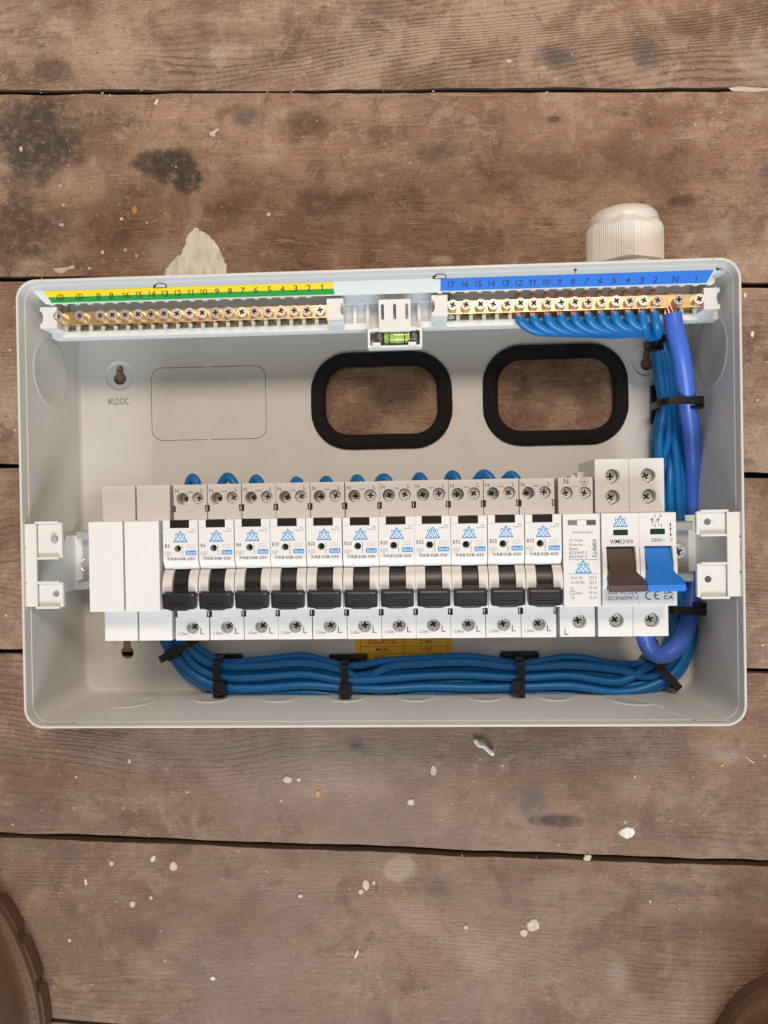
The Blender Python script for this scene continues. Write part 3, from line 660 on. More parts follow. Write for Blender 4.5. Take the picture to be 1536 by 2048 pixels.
def breaker():
    t = mount('circuit_breaker', '', 'circuit breaker', 0, 'circuit breakers in the row'); WD = 17.45
    b = MB()
    b.prism([(YT - .01, 12), (YT - .01, 57.3), (YFT, 57.3), (YFT, 78.8), (YFB, 78.8), (YFB, 57.3), (YBB + .01, 57.3), (YBB + .01, 12)], .01, WD - .01, plane='yz')
    nt = lambda y: [(WD, y - 1.7), (WD - 1.25, y - 1.7), (WD - 1.25, y + 1.7), (WD, y + 1.7)]
    nl = lambda y: [(0, y + 1.7), (1.0, y + 1.7), (1.0, y - 1.7), (0, y - 1.7)]
    ny, ly = -3.6, -58.3
    b.prism([(0, YFT + .02), (WD, YFT + .02)] + nt(ny) + [(WD, YT), (0, YT)] + nl(ny), 57.2, ZS, [circ(4.6, 1.55, 3.15, 24), circ(12.75, 1.75, 3.1, 24)])
    b.prism([(0, YBB), (WD, YBB)] + nt(ly) + [(WD, YFB - .02), (0, YFB - .02)] + nl(ly), 57.2, ZS, [circ(8.8, -65.2, 3.35, 26)])
    bx0, bx1, by = 3.55, 13.2, -13.15
    b.prism([(0, -28.2), (WD, -28.2), (WD, YFT), (bx1, YFT), (bx1, by), (bx0, by), (bx0, YFT), (0, YFT)], 78.7, ZFR, [circ(7.25, -23.3, 1.75, 20)])
    b.prism([(-28.2, 78.7), (-28.2, ZFR), (-29.5, ZFR - .1), (-33.6, 81.2), (-33.6, 78.7)], 0, WD, plane='yz')
    arc = [(-33.7, 78.7), (-33.7, 80.2), (-34.6, 82.4), (-36.6, 84.2), (-39.2, 85.4), (-42.3, 85.9), (-44.2, 85.6), (-45.2, 84.6), (-45.6, 83), (-45.6, 78.7)]
    b.prism(arc, 0, 4.75, plane='yz'); b.prism(arc, 12.95, WD, plane='yz')
    b.prism([(-45.65, 78.7), (-45.65, 82.3), (-52.6, 82.9), (YFB, 82.3), (YFB, 78.7)], 0, WD, plane='yz')
    b.build('body', 'white', t, OFF, bevel=.28)
    k = MB().box(bx0 + .12, by + .12, 78.8, bx1 - .12, YFT + .12, ZFR + .25); k.build('test_button', 'black', t, OFF, bevel=.3)
    g = MB()
    g.prism([(-33.75, 78.75), (-33.75, 79.5), (-36, 81.7), (-39, 83.0), (-42, 83.6), (-46, 83.7), (-46, 78.75)], 4.95, 12.75, plane='yz')
    g.prism([(-40.3, 83.0), (-40.3, 83.75), (-41.0, 83.9), (-41.0, 83)], 4.95, 12.75, plane='yz')
    g.prism([(-43.0, 83.0), (-43.0, 84.3), (-45.6, 84.8), (-45.6, 83)], 4.95, 12.75, plane='yz')
    dr = g.build('toggle_drum', 'black', t, OFF, bevel=.15)
    MBt = MB(); word(MBt, 'O-OFF', 8.85, -37.2, 5.6, 1.6, 0)
    MBt.xf(lambda p: Vector((p.x, p.y, 82.45 + (-37.2 - p.y) * .5))).build('lettering', 'charcoal', dr, recalc=False, sharp=0)
    h = MB()
    hx0, hx1 = .75, 16.65
    n = 14
    def hp(bulge): return [(-44.9, 81), (-44.9, 88.2), (-45.3, 88.9), (-46.0, 89.2), (-48.2, 88.9), (-50.4, 88.5), (-52.0 - bulge * .6, 88.3), (-52.9 - bulge, 87.5), (-52.7 - bulge * .8, 84), (-50.5, 82)]
    v = []; f = []; m_ = 10
    for i in range(n + 1):
        u = i / n; bl = .75 * max(0, min(1, (min(u, 1 - u) - .14) / .12)); ins = .35 if i in (0, n) else 0
        for y, z in hp(bl): v.append((hx0 + (hx1 - hx0) * u, y + (ins if y < -48 else -ins * .4), z - ins))
    for i in range(n):
        for k in range(m_): f.append((i * m_ + k, i * m_ + (k + 1) % m_, (i + 1) * m_ + (k + 1) % m_, (i + 1) * m_ + k))
    f += [tuple(range(m_)), tuple(range(n * m_, (n + 1) * m_))]
    h.add(v, f)
    for q in range(3): h.box(4.2, -48.6 - q * 1.15, 88.4, 13.2, -48.2 - q * 1.15, 89.0 - q * .05)
    h.build('toggle_handle', 'charcoal', t, OFF, bevel=.16, sharp=28)
    for x, y, z, kd in ((4.6, 1.55, 59.8, 'term'), (12.75, 1.75, 65.2, 'term'), (8.8, -65.2, 63.4, 'big')):
        screw(kd, t, *o3(x, y, z))
    cl = [(x, y) for y in (ny, ly) for x in (0, 1)]
    for x, y in cl:
        q = MB()
        if x == 0: q.box(.05, y - 1.5, 62, .75, y + 1.5, 65.6)
        else: q.box(WD - .62, y - 1.25, 62, WD - .1, y + 1.25, 66.6)
        q.build('spring_clip', 'zinc' if x else 'recess', t, OFF, bevel=.1)
    MB().box(6.1, -24.6, 78.82, 8.4, -22.1, 79.3).build('indicator', 'gwin', t, OFF)
    lg = logo(8.75, -17.35, 6.6, 5.2, ZFR + .05, t); lg.location = Vector(OFF) * S
    for c in lg.children: c.location = (0, 0, 0)
    pb = MB().flat(rrect(11.25, -26.6, 16.55, -24.35, .3, 2), ZFR + .05).build('rating_patch', 'patch', t, OFF, recalc=False, sharp=0)
    p = MB(); word(p, '30mA', 13.9, -25.5, 4.6, 1.45, ZFR + .1, bold=0); p.build('lettering', 'printwhite', pb, recalc=False, sharp=0)
    z = ZFR + .05; pl = MB()
    pl.stroke(rect(12.0, -23.2, 15.5, -21.6), .14, z, True); pl.stroke([(12.4, -22.0), (13.5, -22.4), (14, -22.9), (15.1, -22.4)], .12, z)
    pl.stroke(rect(.75, -26.3, 4.1, -25.0), .12, z, True); pl.stroke(rect(2.0, -27.6, 3.0, -26.6), .1, z, True)
    word(pl, '6000', 2.4, -25.65, 2.7, .95, z, 0); word(pl, '3', 2.5, -27.1, .45, .75, z, 0)
    pl.stroke([(0, -13.2), (3.5, -13.2)], .1, z)
    for yy in (-4.6, -60.9): pl.stroke([(7, yy - .2), (10.5, yy)], .09, ZS + .05)
    pl.build('pale_markings', 'pale_ink', t, OFF, recalc=False, sharp=0)
    return t
def markings(code, model):
    k = MB(); z = ZFR + .05
    word(k, code, 2.55 if len(code) > 2 else 2.1, -21.9, 3.4 if len(code) > 2 else 2.4, 1.8, z, .012)
    word(k, model, 8.9, -29.0 + .6, 13.6, 1.5, z, .018)
    for i, (s, yy) in enumerate((('Test', -13.9), ('Regularly', -15.1))): word(k, s, 15.3 - i * 1.0, yy, 2.0 + i * 2.2, .8, z, 0)
    word(k, 'I', 9.55, -21.6, .25, .9, z, 0); word(k, 'O', 9.6, -26.3, .8, .8, z, 0)
    k.stroke([(9.58, -22.4), (9.58, -25.5)], .14, z)
    for yy in (-22.6, -25.2): k.flat([(9.25, yy + (.3 if yy < -24 else -.3)), (9.9, yy + (.3 if yy < -24 else -.3)), (9.58, yy - (.4 if yy < -24 else -.4))], z)
    z = ZS + .05
    word(k, 'N', 1.75, 5.7, 1.75, 1.9, z, 0); word(k, 'L', 14.9, 6.0, 1.25, 1.9, z, 0); word(k, '1.2Nm', 8.6, 5.0, 3.2, .95, z, 0)
    word(k, 'L', 13.9, -67.2, 2.1, 3.0, z, 0); word(k, '2.5Nm', 3.9, -68.4, 4.9, 1.45, z, 0)
    return k.mesh('lettering', M['ink'], recalc=False, sharp=0)
MK = {c: markings(c, m) for c, m in (('B6', 'WRB106B-030'), ('B20', 'WRB120B-030'), ('B32', 'WRB132B-030'))}
proto = breaker(); put('lettering', MK['B6'], proto, OFF)
xs = [345.7, 414.5, 483, 551, 620, 689.5, 758.3, 827, 896.5, 966.8, 1037.8]
codes = ['B6'] * 3 + ['B20'] * 4 + ['B32'] * 4
LB = ['B6 circuit breaker against the plain white blank module', 'B6 circuit breaker with another B6 breaker on each side', 'B6 circuit breaker touching the first B20 breaker',
      'B20 circuit breaker touching the last B6 breaker', 'second B20 circuit breaker counted from the B6 breakers', 'third B20 circuit breaker counted from the B6 breakers', 'B20 circuit breaker touching the first B32 breaker',
      'B32 circuit breaker touching the last B20 breaker', 'second B32 circuit breaker counted from the B20 breakers', 'third B32 circuit breaker counted from the B20 breakers', 'B32 circuit breaker against the white surge protector']
BX = []
for i, px in enumerate(xs):
    o = proto if i == 0 else dup(proto)
    x = at(px, 968 - i * 1.1, ZS).x; BX.append(x)
    o.location = Vector((x + .15, YB + random.uniform(-.12, .12), 12 + random.uniform(-.15, .15))) * S
    o.rotation_euler.z = random.uniform(-.002, .002)
    o['label'] = 'white ' + LB[i]
    for c in o.children:
        if c.name.startswith('lettering'): c.data = MK[codes[i]]
        if c.name.startswith('terminal_screw'): c.rotation_euler.z += random.uniform(0, 3)
        if c.name.startswith('terminal_screw'): c.location.z += random.uniform(-.6, .4) * S
        if c.name.startswith('spring_clip'): pass

# surge protector
x0 = at(1119, 1000, ZS).x - .8; WD = 17.6
sp = mount('surge_protector', 'white surge protection module with small printed table of ratings', 'surge protector', x0)
yt = at(1150, 955, ZS).y
fx0, fx1 = at(1126.5, 1110, ZFR).x - x0, at(1202, 1110, ZFR).x - x0
b = MB()
b.prism([(yt - .01, 12), (yt - .01, 57.3), (YFT, 57.3), (YFT, 78.8), (YFB, 78.8), (YFB, 57.3), (YBB + .01, 57.3), (YBB + .01, 12)], .01, WD - .01, plane='yz')
sU = [at(1132, 986, ZS - 2), at(1168.5, 986, ZS - 2)]; sL = at(1156, 1241, ZS - 3)
b.prism(rect(0.3, YFT - .6, WD, yt), 57.2, ZS - .4, [circ(q.x - x0, q.y, 3.1, 24) for q in sU])
b.prism(rect(0, YBB, WD, YFB - .02), 57.2, ZS, [circ(sL.x - x0, sL.y, 3.5, 24)])
b.prism(rect(fx0, YFB, fx1 - .25, YFT), 78.7, ZFR)
b.build('body', 'white', sp, OFF, bevel=.3)
for q, kd, z in ((sU[0], 'term', 64), (sU[1], 'term', 65), (sL, 'big', 63.5)): screw(kd, sp, *o3(q.x - x0, q.y, z))
p = at(1140, 950, 55); MB().box(p.x - x0 - 1.2, yt - 1, 50, p.x - x0 + 1.2, yt + 1.4, 62).build('top_lug', 'white', sp, OFF, bevel=.2)
def sc_(z=ZFR): return (at(1101, 1100, z).x - at(1100, 1100, z).x)
def T(mb, s, px, py, wpx, hpx, ox, z=ZFR, bold=0, shear=0, rot=0):
    p = at(px, py, z); q = sc_(z); word(mb, s, p.x - ox, p.y, wpx * q, hpx * q, z + .05, bold, shear, rot)
def R4(x_0, y_0, x_1, y_1, ox, z=ZFR):
    a, c = at(x_0, y_1, z), at(x_1, y_0, z); return rect(a.x - ox, a.y, c.x - ox, c.y)
fr = MB().prism(R4(1135.5, 1040, 1191.5, 1050.5, x0), ZFR - .1, ZFR + .25).build('status_window', 'greywin', sp, OFF, bevel=.1)
MB().flat(R4(1154, 1040.3, 1172.5, 1050, x0), ZFR + .3).build('window_centre', 'blank', fr, recalc=False)
MB().flat(R4(1172.5, 1040.6, 1191, 1050, x0), ZFR + .3).build('window_dark', 'darkwin', fr, recalc=False)
k = MB()
T(k, 'Any Red replace', 1165, 1065, 40, 6, x0)
for i, (s, wd) in enumerate((('AC Surge', 26), ('Protection', 27), ('Device', 18), ('IEC61643-11', 36), ('EN61643-11', 35))):
    T(k, s, 1138.5 + wd / 2, 1081 + 8.1 * i, wd, 6.2, x0, shear=.25)
for i, (s, wd, u, ud) in enumerate((('Uc (L-N)', 23, '275 V', 16), ('Uc (N-PE)', 28, '255 V', 16), ('In', 5, '20  kA', 16), ('T2  Imax', 24, '40  kA', 16), ('Up', 8, '1.5 kV', 16))):
    T(k, s, 1141.5 + wd / 2, 1156 + 9.9 * i, wd, 6.4 + (.8 if '(' in s else 0), x0); T(k, u, 1194 - ud / 2, 1155.5 + 9.9 * i, ud, 6.2, x0)
k.stroke(R4(1140, 1181, 1150, 1190, x0), .12, ZFR + .05, True)
T(k, 'WSPDT2', 1189, 1096, 37, 8.2, x0, bold=.03, rot=-math.pi / 2)
T(k, 'N', 1132, 962.5, 9, 11.5, x0, ZS - .4); T(k, 'L', 1133, 1263.5, 8, 13, x0, ZS)
p = at(1169, 963, ZS); c_ = (p.x - x0, p.y); z = ZS - .35
k.stroke(circ(*c_, 1.95, 20), .2, z, True); k.stroke([(c_[0], c_[1] + 1.3), c_], .22, z)
for q, yy in ((1.25, 0), (.8, -.6), (.35, -1.15)): k.stroke([(c_[0] - q, c_[1] + yy), (c_[0] + q, c_[1] + yy)], .22, z)
k.build('lettering', 'ink', sp, OFF, recalc=False, sharp=0)
k = MB()
for yy in (1119.5, 1148): k.stroke([at(1137.5, yy, ZFR)[:2], at(1196, yy - .3, ZFR)[:2]], .22, ZFR + .05)
k.xf(lambda p: p - Vector((x0, 0, 0))).build('blue_rule', 'logoblue', sp, OFF, recalc=False, sharp=0)
p = at(1166.5, 1133.5, ZFR); lg = logo(p.x - x0, p.y, 7.2, 5.6, ZFR + .05, sp); lg.location = Vector(OFF) * S

# main switch, two poles wide
x0 = at(1190.5, 960, ZS).x - .2
ms = mount('main_switch', 'white double width main switch with one brown and one blue toggle', 'main switch', x0)
yt = at(1257, 917, ZS).y; xr = at(1328.5, 960, ZS).x - x0; fx0, fx1 = at(1203.5, 1110, ZFR).x - x0, at(1353, 1110, ZFR).x - x0
lx0, lx1 = at(1196, 1240, ZS).x - x0, at(1337, 1240, ZS).x - x0
b = MB(); b2 = MB()
b.prism([(yt - .01, 30), (yt - .01, 57.3), (YFT, 57.3), (YFT, 76.5), (YFB, 76.5), (YFB, 57.3), (YBB + .01, 57.3), (YBB + .01, 12), (5, 12), (5, 30)], .3, xr - .3, plane='yz')
xm = at(1258, 960, ZS).x - x0; xmf = at(1278.5, 1110, ZFR).x - x0; xml = at(1266, 1240, ZS).x - x0
US = [at(px, py, ZS - 2.5) for px, py in ((1222, 953), (1222.5, 995), (1293, 951.5), (1294.5, 993))]
LS = [at(px, py, ZS - 3) for px, py in ((1229.5, 1239), (1300, 1238))]
hole = lambda q: circ(q.x - x0, q.y, 3.7, 24)
b.prism(rect(0, YFT + .02, xm - .04, yt), 57.2, ZS, [hole(US[0]), hole(US[1])]); b.prism(rect(xm + .04, YFT + .02, xr, yt), 57.2, ZS, [hole(US[2]), hole(US[3])])
b.prism(rect(lx0, YBB, xml - .05, YFB - .02), 57.2, ZS, [hole(LS[0])]); b.prism(rect(xml + .05, YBB, lx1, YFB - .02), 57.2, ZS, [hole(LS[1])])
tr = [(1213, 1270), (1289, 1344)]
ty = at(1250, 1093, ZFR).y; tb = at(1250, 1178, ZFR).y
for i, (a_, c_) in enumerate(((fx0, xmf - .03), (xmf + .03, fx1))):
    r0, r1 = at(tr[i][0], 1110, ZFR).x - x0, at(tr[i][1], 1110, ZFR).x - x0
    b.prism([(a_, YFB), (c_, YFB), (c_, YFT), (a_, YFT)], 76.4, ZFR, [rect(r0, tb, r1, ty)])
    for e0, e1 in ((a_, r0), (r1, c_)):                                  # raised cheeks beside each toggle
        b.prism([(ty + .3, ZFR - .2), (ty - 1.2, ZFR + .55), (ty - 9, ZFR + 1.7), (tb + 2, ZFR + 1.3), (tb, ZFR - .2)], e0 + .05, e1 - .05, plane='yz')
b.build('body', 'white', ms, OFF, bevel=.3)
MB().prism([(-4.0, 35), (-4.0, 58), (9.5, 58), (9.5, 44), (12.5, 44), (12.5, 35)], -3.5, 4, plane='yz').build('terminal_lug', 'carrier', ms, OFF, bevel=.4)
for i, mm in enumerate(('brown', 'bluetog')):
    r0, r1 = at(tr[i][0], 1110, ZFR).x - x0 + .5, at(tr[i][1], 1110, ZFR).x - x0 - .5
    xc = (r0 + r1) / 2; hw_ = (r1 - r0) / 2
    sec = [(ty - .5, 81.4, hw_), (ty - 4, 83.2, hw_), (ty - 8, 85.4, hw_), (ty - 11.5, 88.0, hw_), (ty - 13.3, 89.9, hw_ + .5), (ty - 14.6, 91.8, hw_ + 1.6), (ty - 15.3, 93.0, 8.6), (ty - 17.6, 95.3, 8.8), (ty - 18.0, 95.0, 8.8), (ty - 19.4, 95.6, 8.8), (ty - 20.6, 94.4, 8.5)]
    v = []; f = []
    for y, z, h_ in sec: v += [(xc - h_ - (.0), y, z), (xc + h_, y, z)]
    back = [(y + 1.2, max(77, z - (3.2 if z > 89 else 6)), h_ * (.99)) for y, z, h_ in sec]
    back[-1] = (sec[-1][0] + .4, sec[-1][1] - 2.2, sec[-1][2] - .15)
    for y, z, h_ in back: v += [(xc - h_, y, z), (xc + h_, y, z)]
    n = len(sec)
    for q in range(n - 1):
        f += [(2 * q, 2 * q + 1, 2 * q + 3, 2 * q + 2), (2 * n + 2 * q, 2 * n + 2 * q + 2, 2 * n + 2 * q + 3, 2 * n + 2 * q + 1), (2 * q, 2 * q + 2, 2 * n + 2 * q + 2, 2 * n + 2 * q), (2 * q + 1, 2 * n + 2 * q + 1, 2 * n + 2 * q + 3, 2 * q + 3)]
    f += [(0, 2 * n, 2 * n + 1, 1), (2 * n - 2, 2 * n - 1, 4 * n - 1, 4 * n - 2)]
    tg = MB().add(v, f).build('toggle_handle', mm, ms, OFF, bevel=.35, seg=3, sharp=30)
    tg['label'] = ('brown', 'bright blue')[i] + ' toggle handle'
    e = MB(); yy = ty - 6.2
    e.stroke([(xc + 1.6, yy), (xc + 1.6, yy + 1.8), (xc - 1.6, yy + 1.8), (xc - 1.6, yy - 1.8), (xc + 1.6, yy - 1.8), (xc + 1.6, yy - .2), (xc - .4, yy - .2)], .45, 0)
    e.xf(lambda p: Vector((p.x, p.y, 84.45 + (yy - p.y) * .56))).build('embossed_mark', mm, tg, recalc=False, sharp=0)
for i, q in enumerate(US + LS): screw('big', ms, *o3(q.x - x0, q.y, 63.2 if i < 4 else 64))
k = MB(); z = ZFR + .05
T(k, 'WME2100', 1243, 1083, 45, 8.2, x0, bold=.01); T(k, '230V~', 1316.5, 1080, 27, 7.2, x0, bold=.01)
T(k, 'I', 1340.5, 1049.5, 2.5, 7, x0); T(k, 'O', 1342.5, 1079, 5, 7.5, x0)
T(k, '100A  AC-22A', 1245, 1185, 60, 7, x0); T(k, 'IEC/EN60947-3', 1246, 1196, 60, 7.4, x0)
g_ = lambda px, py: tuple((at(px, py, ZFR) - Vector((x0, 0, 0)))[:2])
k.stroke([g_(1341, 1057), g_(1341.5, 1070)], .25, z)
k.flat([g_(1338.5, 1059), g_(1343.5, 1059), g_(1341, 1054)], z); k.flat([g_(1339, 1068), g_(1344, 1068), g_(1341.5, 1073)], z)
for dx in (0, 12):
    k.stroke([g_(1305 + dx, 1033), g_(1305 + dx, 1041)], .2, z); k.stroke([g_(1300 + dx, 1037), g_(1305 + dx, 1045), g_(1305 + dx, 1052)], .2, z)
    k.flat([g_(1302.5 + dx, 1038), g_(1307.5 + dx, 1038), g_(1305 + dx, 1042)], z)
k.stroke([g_(1303, 1043), g_(1315, 1043)], .15, z)
for s, px, py in (('1', 1309.5, 1032), ('3', 1321, 1031.5), ('2', 1310, 1051), ('4', 1322, 1050.5)): T(k, s, px, py, 4 if s != '1' else 2.5, 5.2, x0)
def arcp(cx, cy, r, a, b, n=12): return [g_(cx + r * math.cos(math.radians(a + (b - a) * i / n)), cy - r * math.sin(math.radians(a + (b - a) * i / n))) for i in range(n + 1)]
k.stroke(arcp(1299, 1191, 7.6, 75, 285), .5, z); k.stroke(arcp(1316.5, 1190.5, 7.6, 75, 285), .5, z); k.stroke([g_(1309.5, 1190.5), g_(1316, 1190.5)], .5, z)
T(k, 'UK', 1337, 1183.5, 19, 8.5, x0, bold=.02); T(k, 'CA', 1337, 1194.5, 19, 8.5, x0, bold=.02)
k.build('lettering', 'inkblack', ms, OFF, recalc=False, sharp=0)
p = at(1240.5, 1042.5, ZFR); lg = logo(p.x - x0, p.y, 6.4, 5.1, z, ms); lg.location = Vector(OFF) * S
for px, py in ((1241, 1065), (1315, 1063)):
    p = at(px, py, ZFR)
    wn = MB().prism(rrect(p.x - x0 - 3.5, p.y - 1.35, p.x - x0 + 3.5, p.y + 1.35, .4, 3), ZFR - .1, ZFR + .12).build('indicator_window', 'black', ms, OFF, bevel=.08)
    MB().flat(rect(p.x - x0 - 3.1, p.y - 1.0, p.x - x0 + 3.1, p.y + 1.0), ZFR + .16).build('green_flag', 'gwin', wn, recalc=False)

# ---------------------------------------------------------------- terminal carrier along the top
ZH = 60.0
car = thing('terminal_carrier', 'long pale grey plastic terminal carrier fixed along the top wall', 'terminal carrier', (0, 105, 40))
CO = (0, -105, -40)
y_a = at(512, 552.2, ZH).y - .45; y_b = at(512, 568.5, ZH).y; ZL = 53.5; y_c = at(512, 596, ZL).y
xl, xr_ = at(66, 590, 58).x, at(1432, 560, 58).x
NL = Vector((0, (ZL - ZH), (y_c - y_b) * -1)).cross(Vector((1, 0, 0)));
PLB = Vector((0, y_b, ZH)); dL = Vector((0, y_c - y_b, ZL - ZH)).normalized(); NL = Vector((1, 0, 0)).cross(dL).normalized()
if NL.z < 0: NL = -NL
# split in two lengths that meet at the notch by the blue strip
xn = at(1150.5, 545, ZH).x
def hood(x0_, x1_, endl, endr):
    p = [(x0_, y_a), (x1_, y_a)]
    b = MB(); ch = 5
    A = [(x0_ + (endl and 1.5), y_a, ZH), (x1_ - (endr and 1.5), y_a, ZH), (x1_ - 0, y_b + 3, ZH), (x1_ - (endr and 2.5), y_c, ZL), (x0_ + (endl and 4.5), y_c, ZL), (x0_, y_b + 3, ZH)]
    v = [A[0], A[1], (x1_ - (endr and .5), y_b, ZH), A[3], A[4], (x0_ + (endl and .8), y_b, ZH)]
    th = Vector((0, .4, -1.6)); v = v + [tuple(Vector(q) + th) for q in v]
    f = [(0, 1, 2, 5), (5, 2, 3, 4), (6, 7, 8, 11), (11, 8, 9, 10)] + [(i, (i + 1) % 6, 6 + (i + 1) % 6, 6 + i) for i in range(6)]
    return b.add(v, f).build('carrier_hood', 'carrier', car, CO, bevel=.3, sharp=25)
hd1 = hood(xl, xn - .12, True, False); hd2 = hood(xn + .12, xr_, False, True)
vn = MB().flat([(xn - 1.9, y_a - .15), (xn + 1.9, y_a - .15), (xn + .25, y_a - 2.3), (xn - .25, y_a - 2.3)], ZH + .15).build('split_notch_shade', 'black', hd2, recalc=False)  # flat black sheet, the notch's shade painted on the hood
# comb plate with a wire slot under every terminal
ZC = 43.0
yc1, yc0 = at(768, 590, ZC).y, at(768, 657.5, ZC).y
ys1, ys0 = at(768, 606, ZC).y, at(768, 645, ZC).y
xcl, xcr = at(104, 668, ZC).x, at(1436, 620, ZC).x
hl = []; x = xcl + 9
pitch = 7.0
while x < xcr - 9:
    hl.append(rect(x, ys0, x + 4.9, ys1)); x += pitch
MB().prism(rect(xcl, yc0, xcr, yc1 + 1), ZC - 2, ZC, hl).build('comb_plate', 'carrier', car, CO, bevel=.15)
MB().box(xcl, yc0 - .1, ZC - 7.5, xcr, yc0 + 1.3, ZC - 2.1).build('front_lip', 'carrier', car, CO, bevel=.2)
MB().box(xcl + 3, yc0 + 2.5, ZC - 4.2, xcr - 3, 116, ZC - 2.9).build('carrier_tray', 'carrier', car, CO)
MB().box(xcl, yc1 + 2.0, ZC - 9, xcr, yc1 + 3.2, 57.5).build('rear_web', 'carrier', car, CO)
sl = MB(); x = xcl + 5                                             # driver guides moulded under the hood
while x < xcr - 8:
    if not -27 < x < 30: sl.lathe([(2.3, 51.5), (2.3, 54.0)], (x, y_c + 1.9, 0), n=12)
    x += pitch
tag(sl.build('driver_guides', 'clip', car, CO, sharp=40), kind='stuff')
for x0p, y0p, x1p, y1p, lft in ((80, 613, 113, 657, 1), (653.5, 596, 686.5, 640, 0), (863.5, 589, 895, 633, 1), (1408, 574.5, 1440, 618.5, 0)):
    a, c = at(x0p, y1p, 52), at(x1p, y0p, 52); h = c.y - a.y
    cc = [(q, a.y + h / 2 + h * .3 * math.sin(t)) for t, q in [(math.radians(-90 + 18 * i), 1.7 * math.cos(math.radians(-90 + 18 * i))) for i in range(11)]]
    if lft: pts = [(a.x, c.y), (a.x, c.y - h * .2)] + [(a.x + q, yy) for q, yy in cc[::-1]] + [(a.x, a.y + h * .2), (a.x, a.y), (c.x, a.y), (c.x, c.y)]
    else: pts = [(c.x, c.y), (a.x, c.y), (a.x, a.y), (c.x, a.y), (c.x, a.y + h * .2)] + [(c.x - q, yy) for q, yy in cc] + [(c.x, c.y - h * .2)]
    MB().prism(pts, ZC - 4, 52).build('end_clip', 'clip', car, CO, bevel=.3)
for px, py in ((320, 572), (879, 553.5)):                         # spring latches
    p = at(px, py, ZH)
    q = MB().prism([(p.x - 3.6, p.y - 1.1), (p.x + 3.6, p.y - 1.1), (p.x + 3.6, p.y + .6), (p.x + 2.0, p.y + 1.3), (p.x - 1.6, p.y + 1.3), (p.x - 3.6, p.y + .3)], ZH - .05, ZH + .06).build('latch_window_shade', 'recess', hd1, sharp=0)  # thin dark plate painting the shade of the latch opening
    MB().prism([(p.x - 2.6, p.y - .75), (p.x + 3.1, p.y - .75), (p.x + 3.0, p.y + .5), (p.x + 1.5, p.y + 1.0), (p.x - 1.2, p.y + 1.0)], ZH, ZH + .7).build('latch', 'bracket', q, bevel=.25)
# printed strips on the sloping face
nz = NL * .12
def strip(name, px0, px1, mm, rows, skew0, skew1):
    xa, xb = px0, px1; o = None
    for (u0, u1, m_) in rows:
        Ld = (Vector((0, y_c, ZL)) - PLB)
        v = [Vector((xa + skew0 * u0, 0, 0)) + PLB + Ld * u0 + nz, Vector((xb + skew1 * u0, 0, 0)) + PLB + Ld * u0 + nz, Vector((xb + skew1 * u1, 0, 0)) + PLB + Ld * u1 + nz, Vector((xa + skew0 * u1, 0, 0)) + PLB + Ld * u1 + nz]
        k = MB().add(v, [(0, 1, 2, 3)])
        o2 = k.build(name if o is None else 'green_band', m_, car if o is None else o, CO if o is None else (0, 0, 0), recalc=False, sharp=0)
        o = o or o2
    return o
xa = atp(93, 596, PLB, NL).x; xb = atp(666.5, 575, PLB, NL).x
es = strip('earth_strip', xa, xb, None, [(0.0, .48, 'yellow'), (.48, .9, 'green')], 1.8, .3)
xa = atp(881, 568, PLB, NL).x; xb = atp(1422, 556, PLB, NL).x
ns = strip('neutral_strip', xa, xb, None, [(0.0, .9, 'lblue')], .0, -1.6)
es['label'] = 'yellow over green numbered strip'; ns['label'] = 'blue numbered strip'
def on_plane(mb, parent, mm):
    mb.xf(lambda q: atp(q.x, q.y, PLB, NL) + NL * .2); return mb.build('lettering', mm, parent, recalc=False, sharp=0)
k = MB()
def W(mb, s, px, py, wd, h, sh=0): 
    v, f = glyphs(s, .0)
    mb.add([(px + (a - .5) * wd + sh * (b - .5) * h, py - (b - .5) * h, 0) for a, b in v], f)
ey = lambda px: 595.3 - (px - 121) * .0400 + ((px - 121) / 520) * 0
for px in (121, 159):
    c_ = (px, ey(px) - .2)
    ring = [(c_[0] + 7.2 * math.cos(t * .35), c_[1] + 6 * math.sin(t * .35)) for t in range(18)]
    mm_ = MB().stroke(ring, 1.3, 0, True).stroke([(c_[0] - 6, c_[1]), (c_[0] + 6, c_[1])], 1.3, 0).stroke([(c_[0], c_[1] - 5), c_], 1.3, 0).stroke([(c_[0] - 4, c_[1] + 2.5), (c_[0] + 4, c_[1] + 2.5)], 1.2, 0)
    k.add([(a, b, 0) for a, b, _ in mm_.v], mm_.f)
for s, px in (('B', 197.7), ('B', 223.7), ('16', 252.4), ('15', 278), ('14', 304), ('13', 329.7), ('12', 355.5), ('11', 381), ('10', 407), ('9', 434), ('8', 460), ('7', 485.5), ('6', 512), ('5', 539), ('4', 565), ('3', 591), ('2', 617.5), ('1', 643.5)):
    W(k, s, px, ey(px), (4.5 if s == '1' else 8.5) if len(s) == 1 else 17 - 2.5 * s.count('1'), 12)
on_plane(k, es, 'inkblack')
k = MB()
for s, px in (('17', 901.6), ('16', 930), ('15', 956.3), ('14', 983), ('13', 1010.6), ('12', 1038), ('11', 1064.5), ('10', 1092), ('9', 1119), ('8', 1146), ('7', 1173), ('6', 1200.6), ('5', 1228), ('4', 1255.5), ('3', 1283.5), ('2', 1310.6), ('N', 1350.5), ('1', 1391.5)):
    py = 568.5 - (px - 901) * .0235
    W(k, s, px, py, (4.5 if s == '1' else 11 if s == 'N' else 8.5) if len(s) == 1 else 17 - 2.5 * s.count('1'), 12, .22 if px > 1000 else .05)
on_plane(k, ns, 'inkblack')
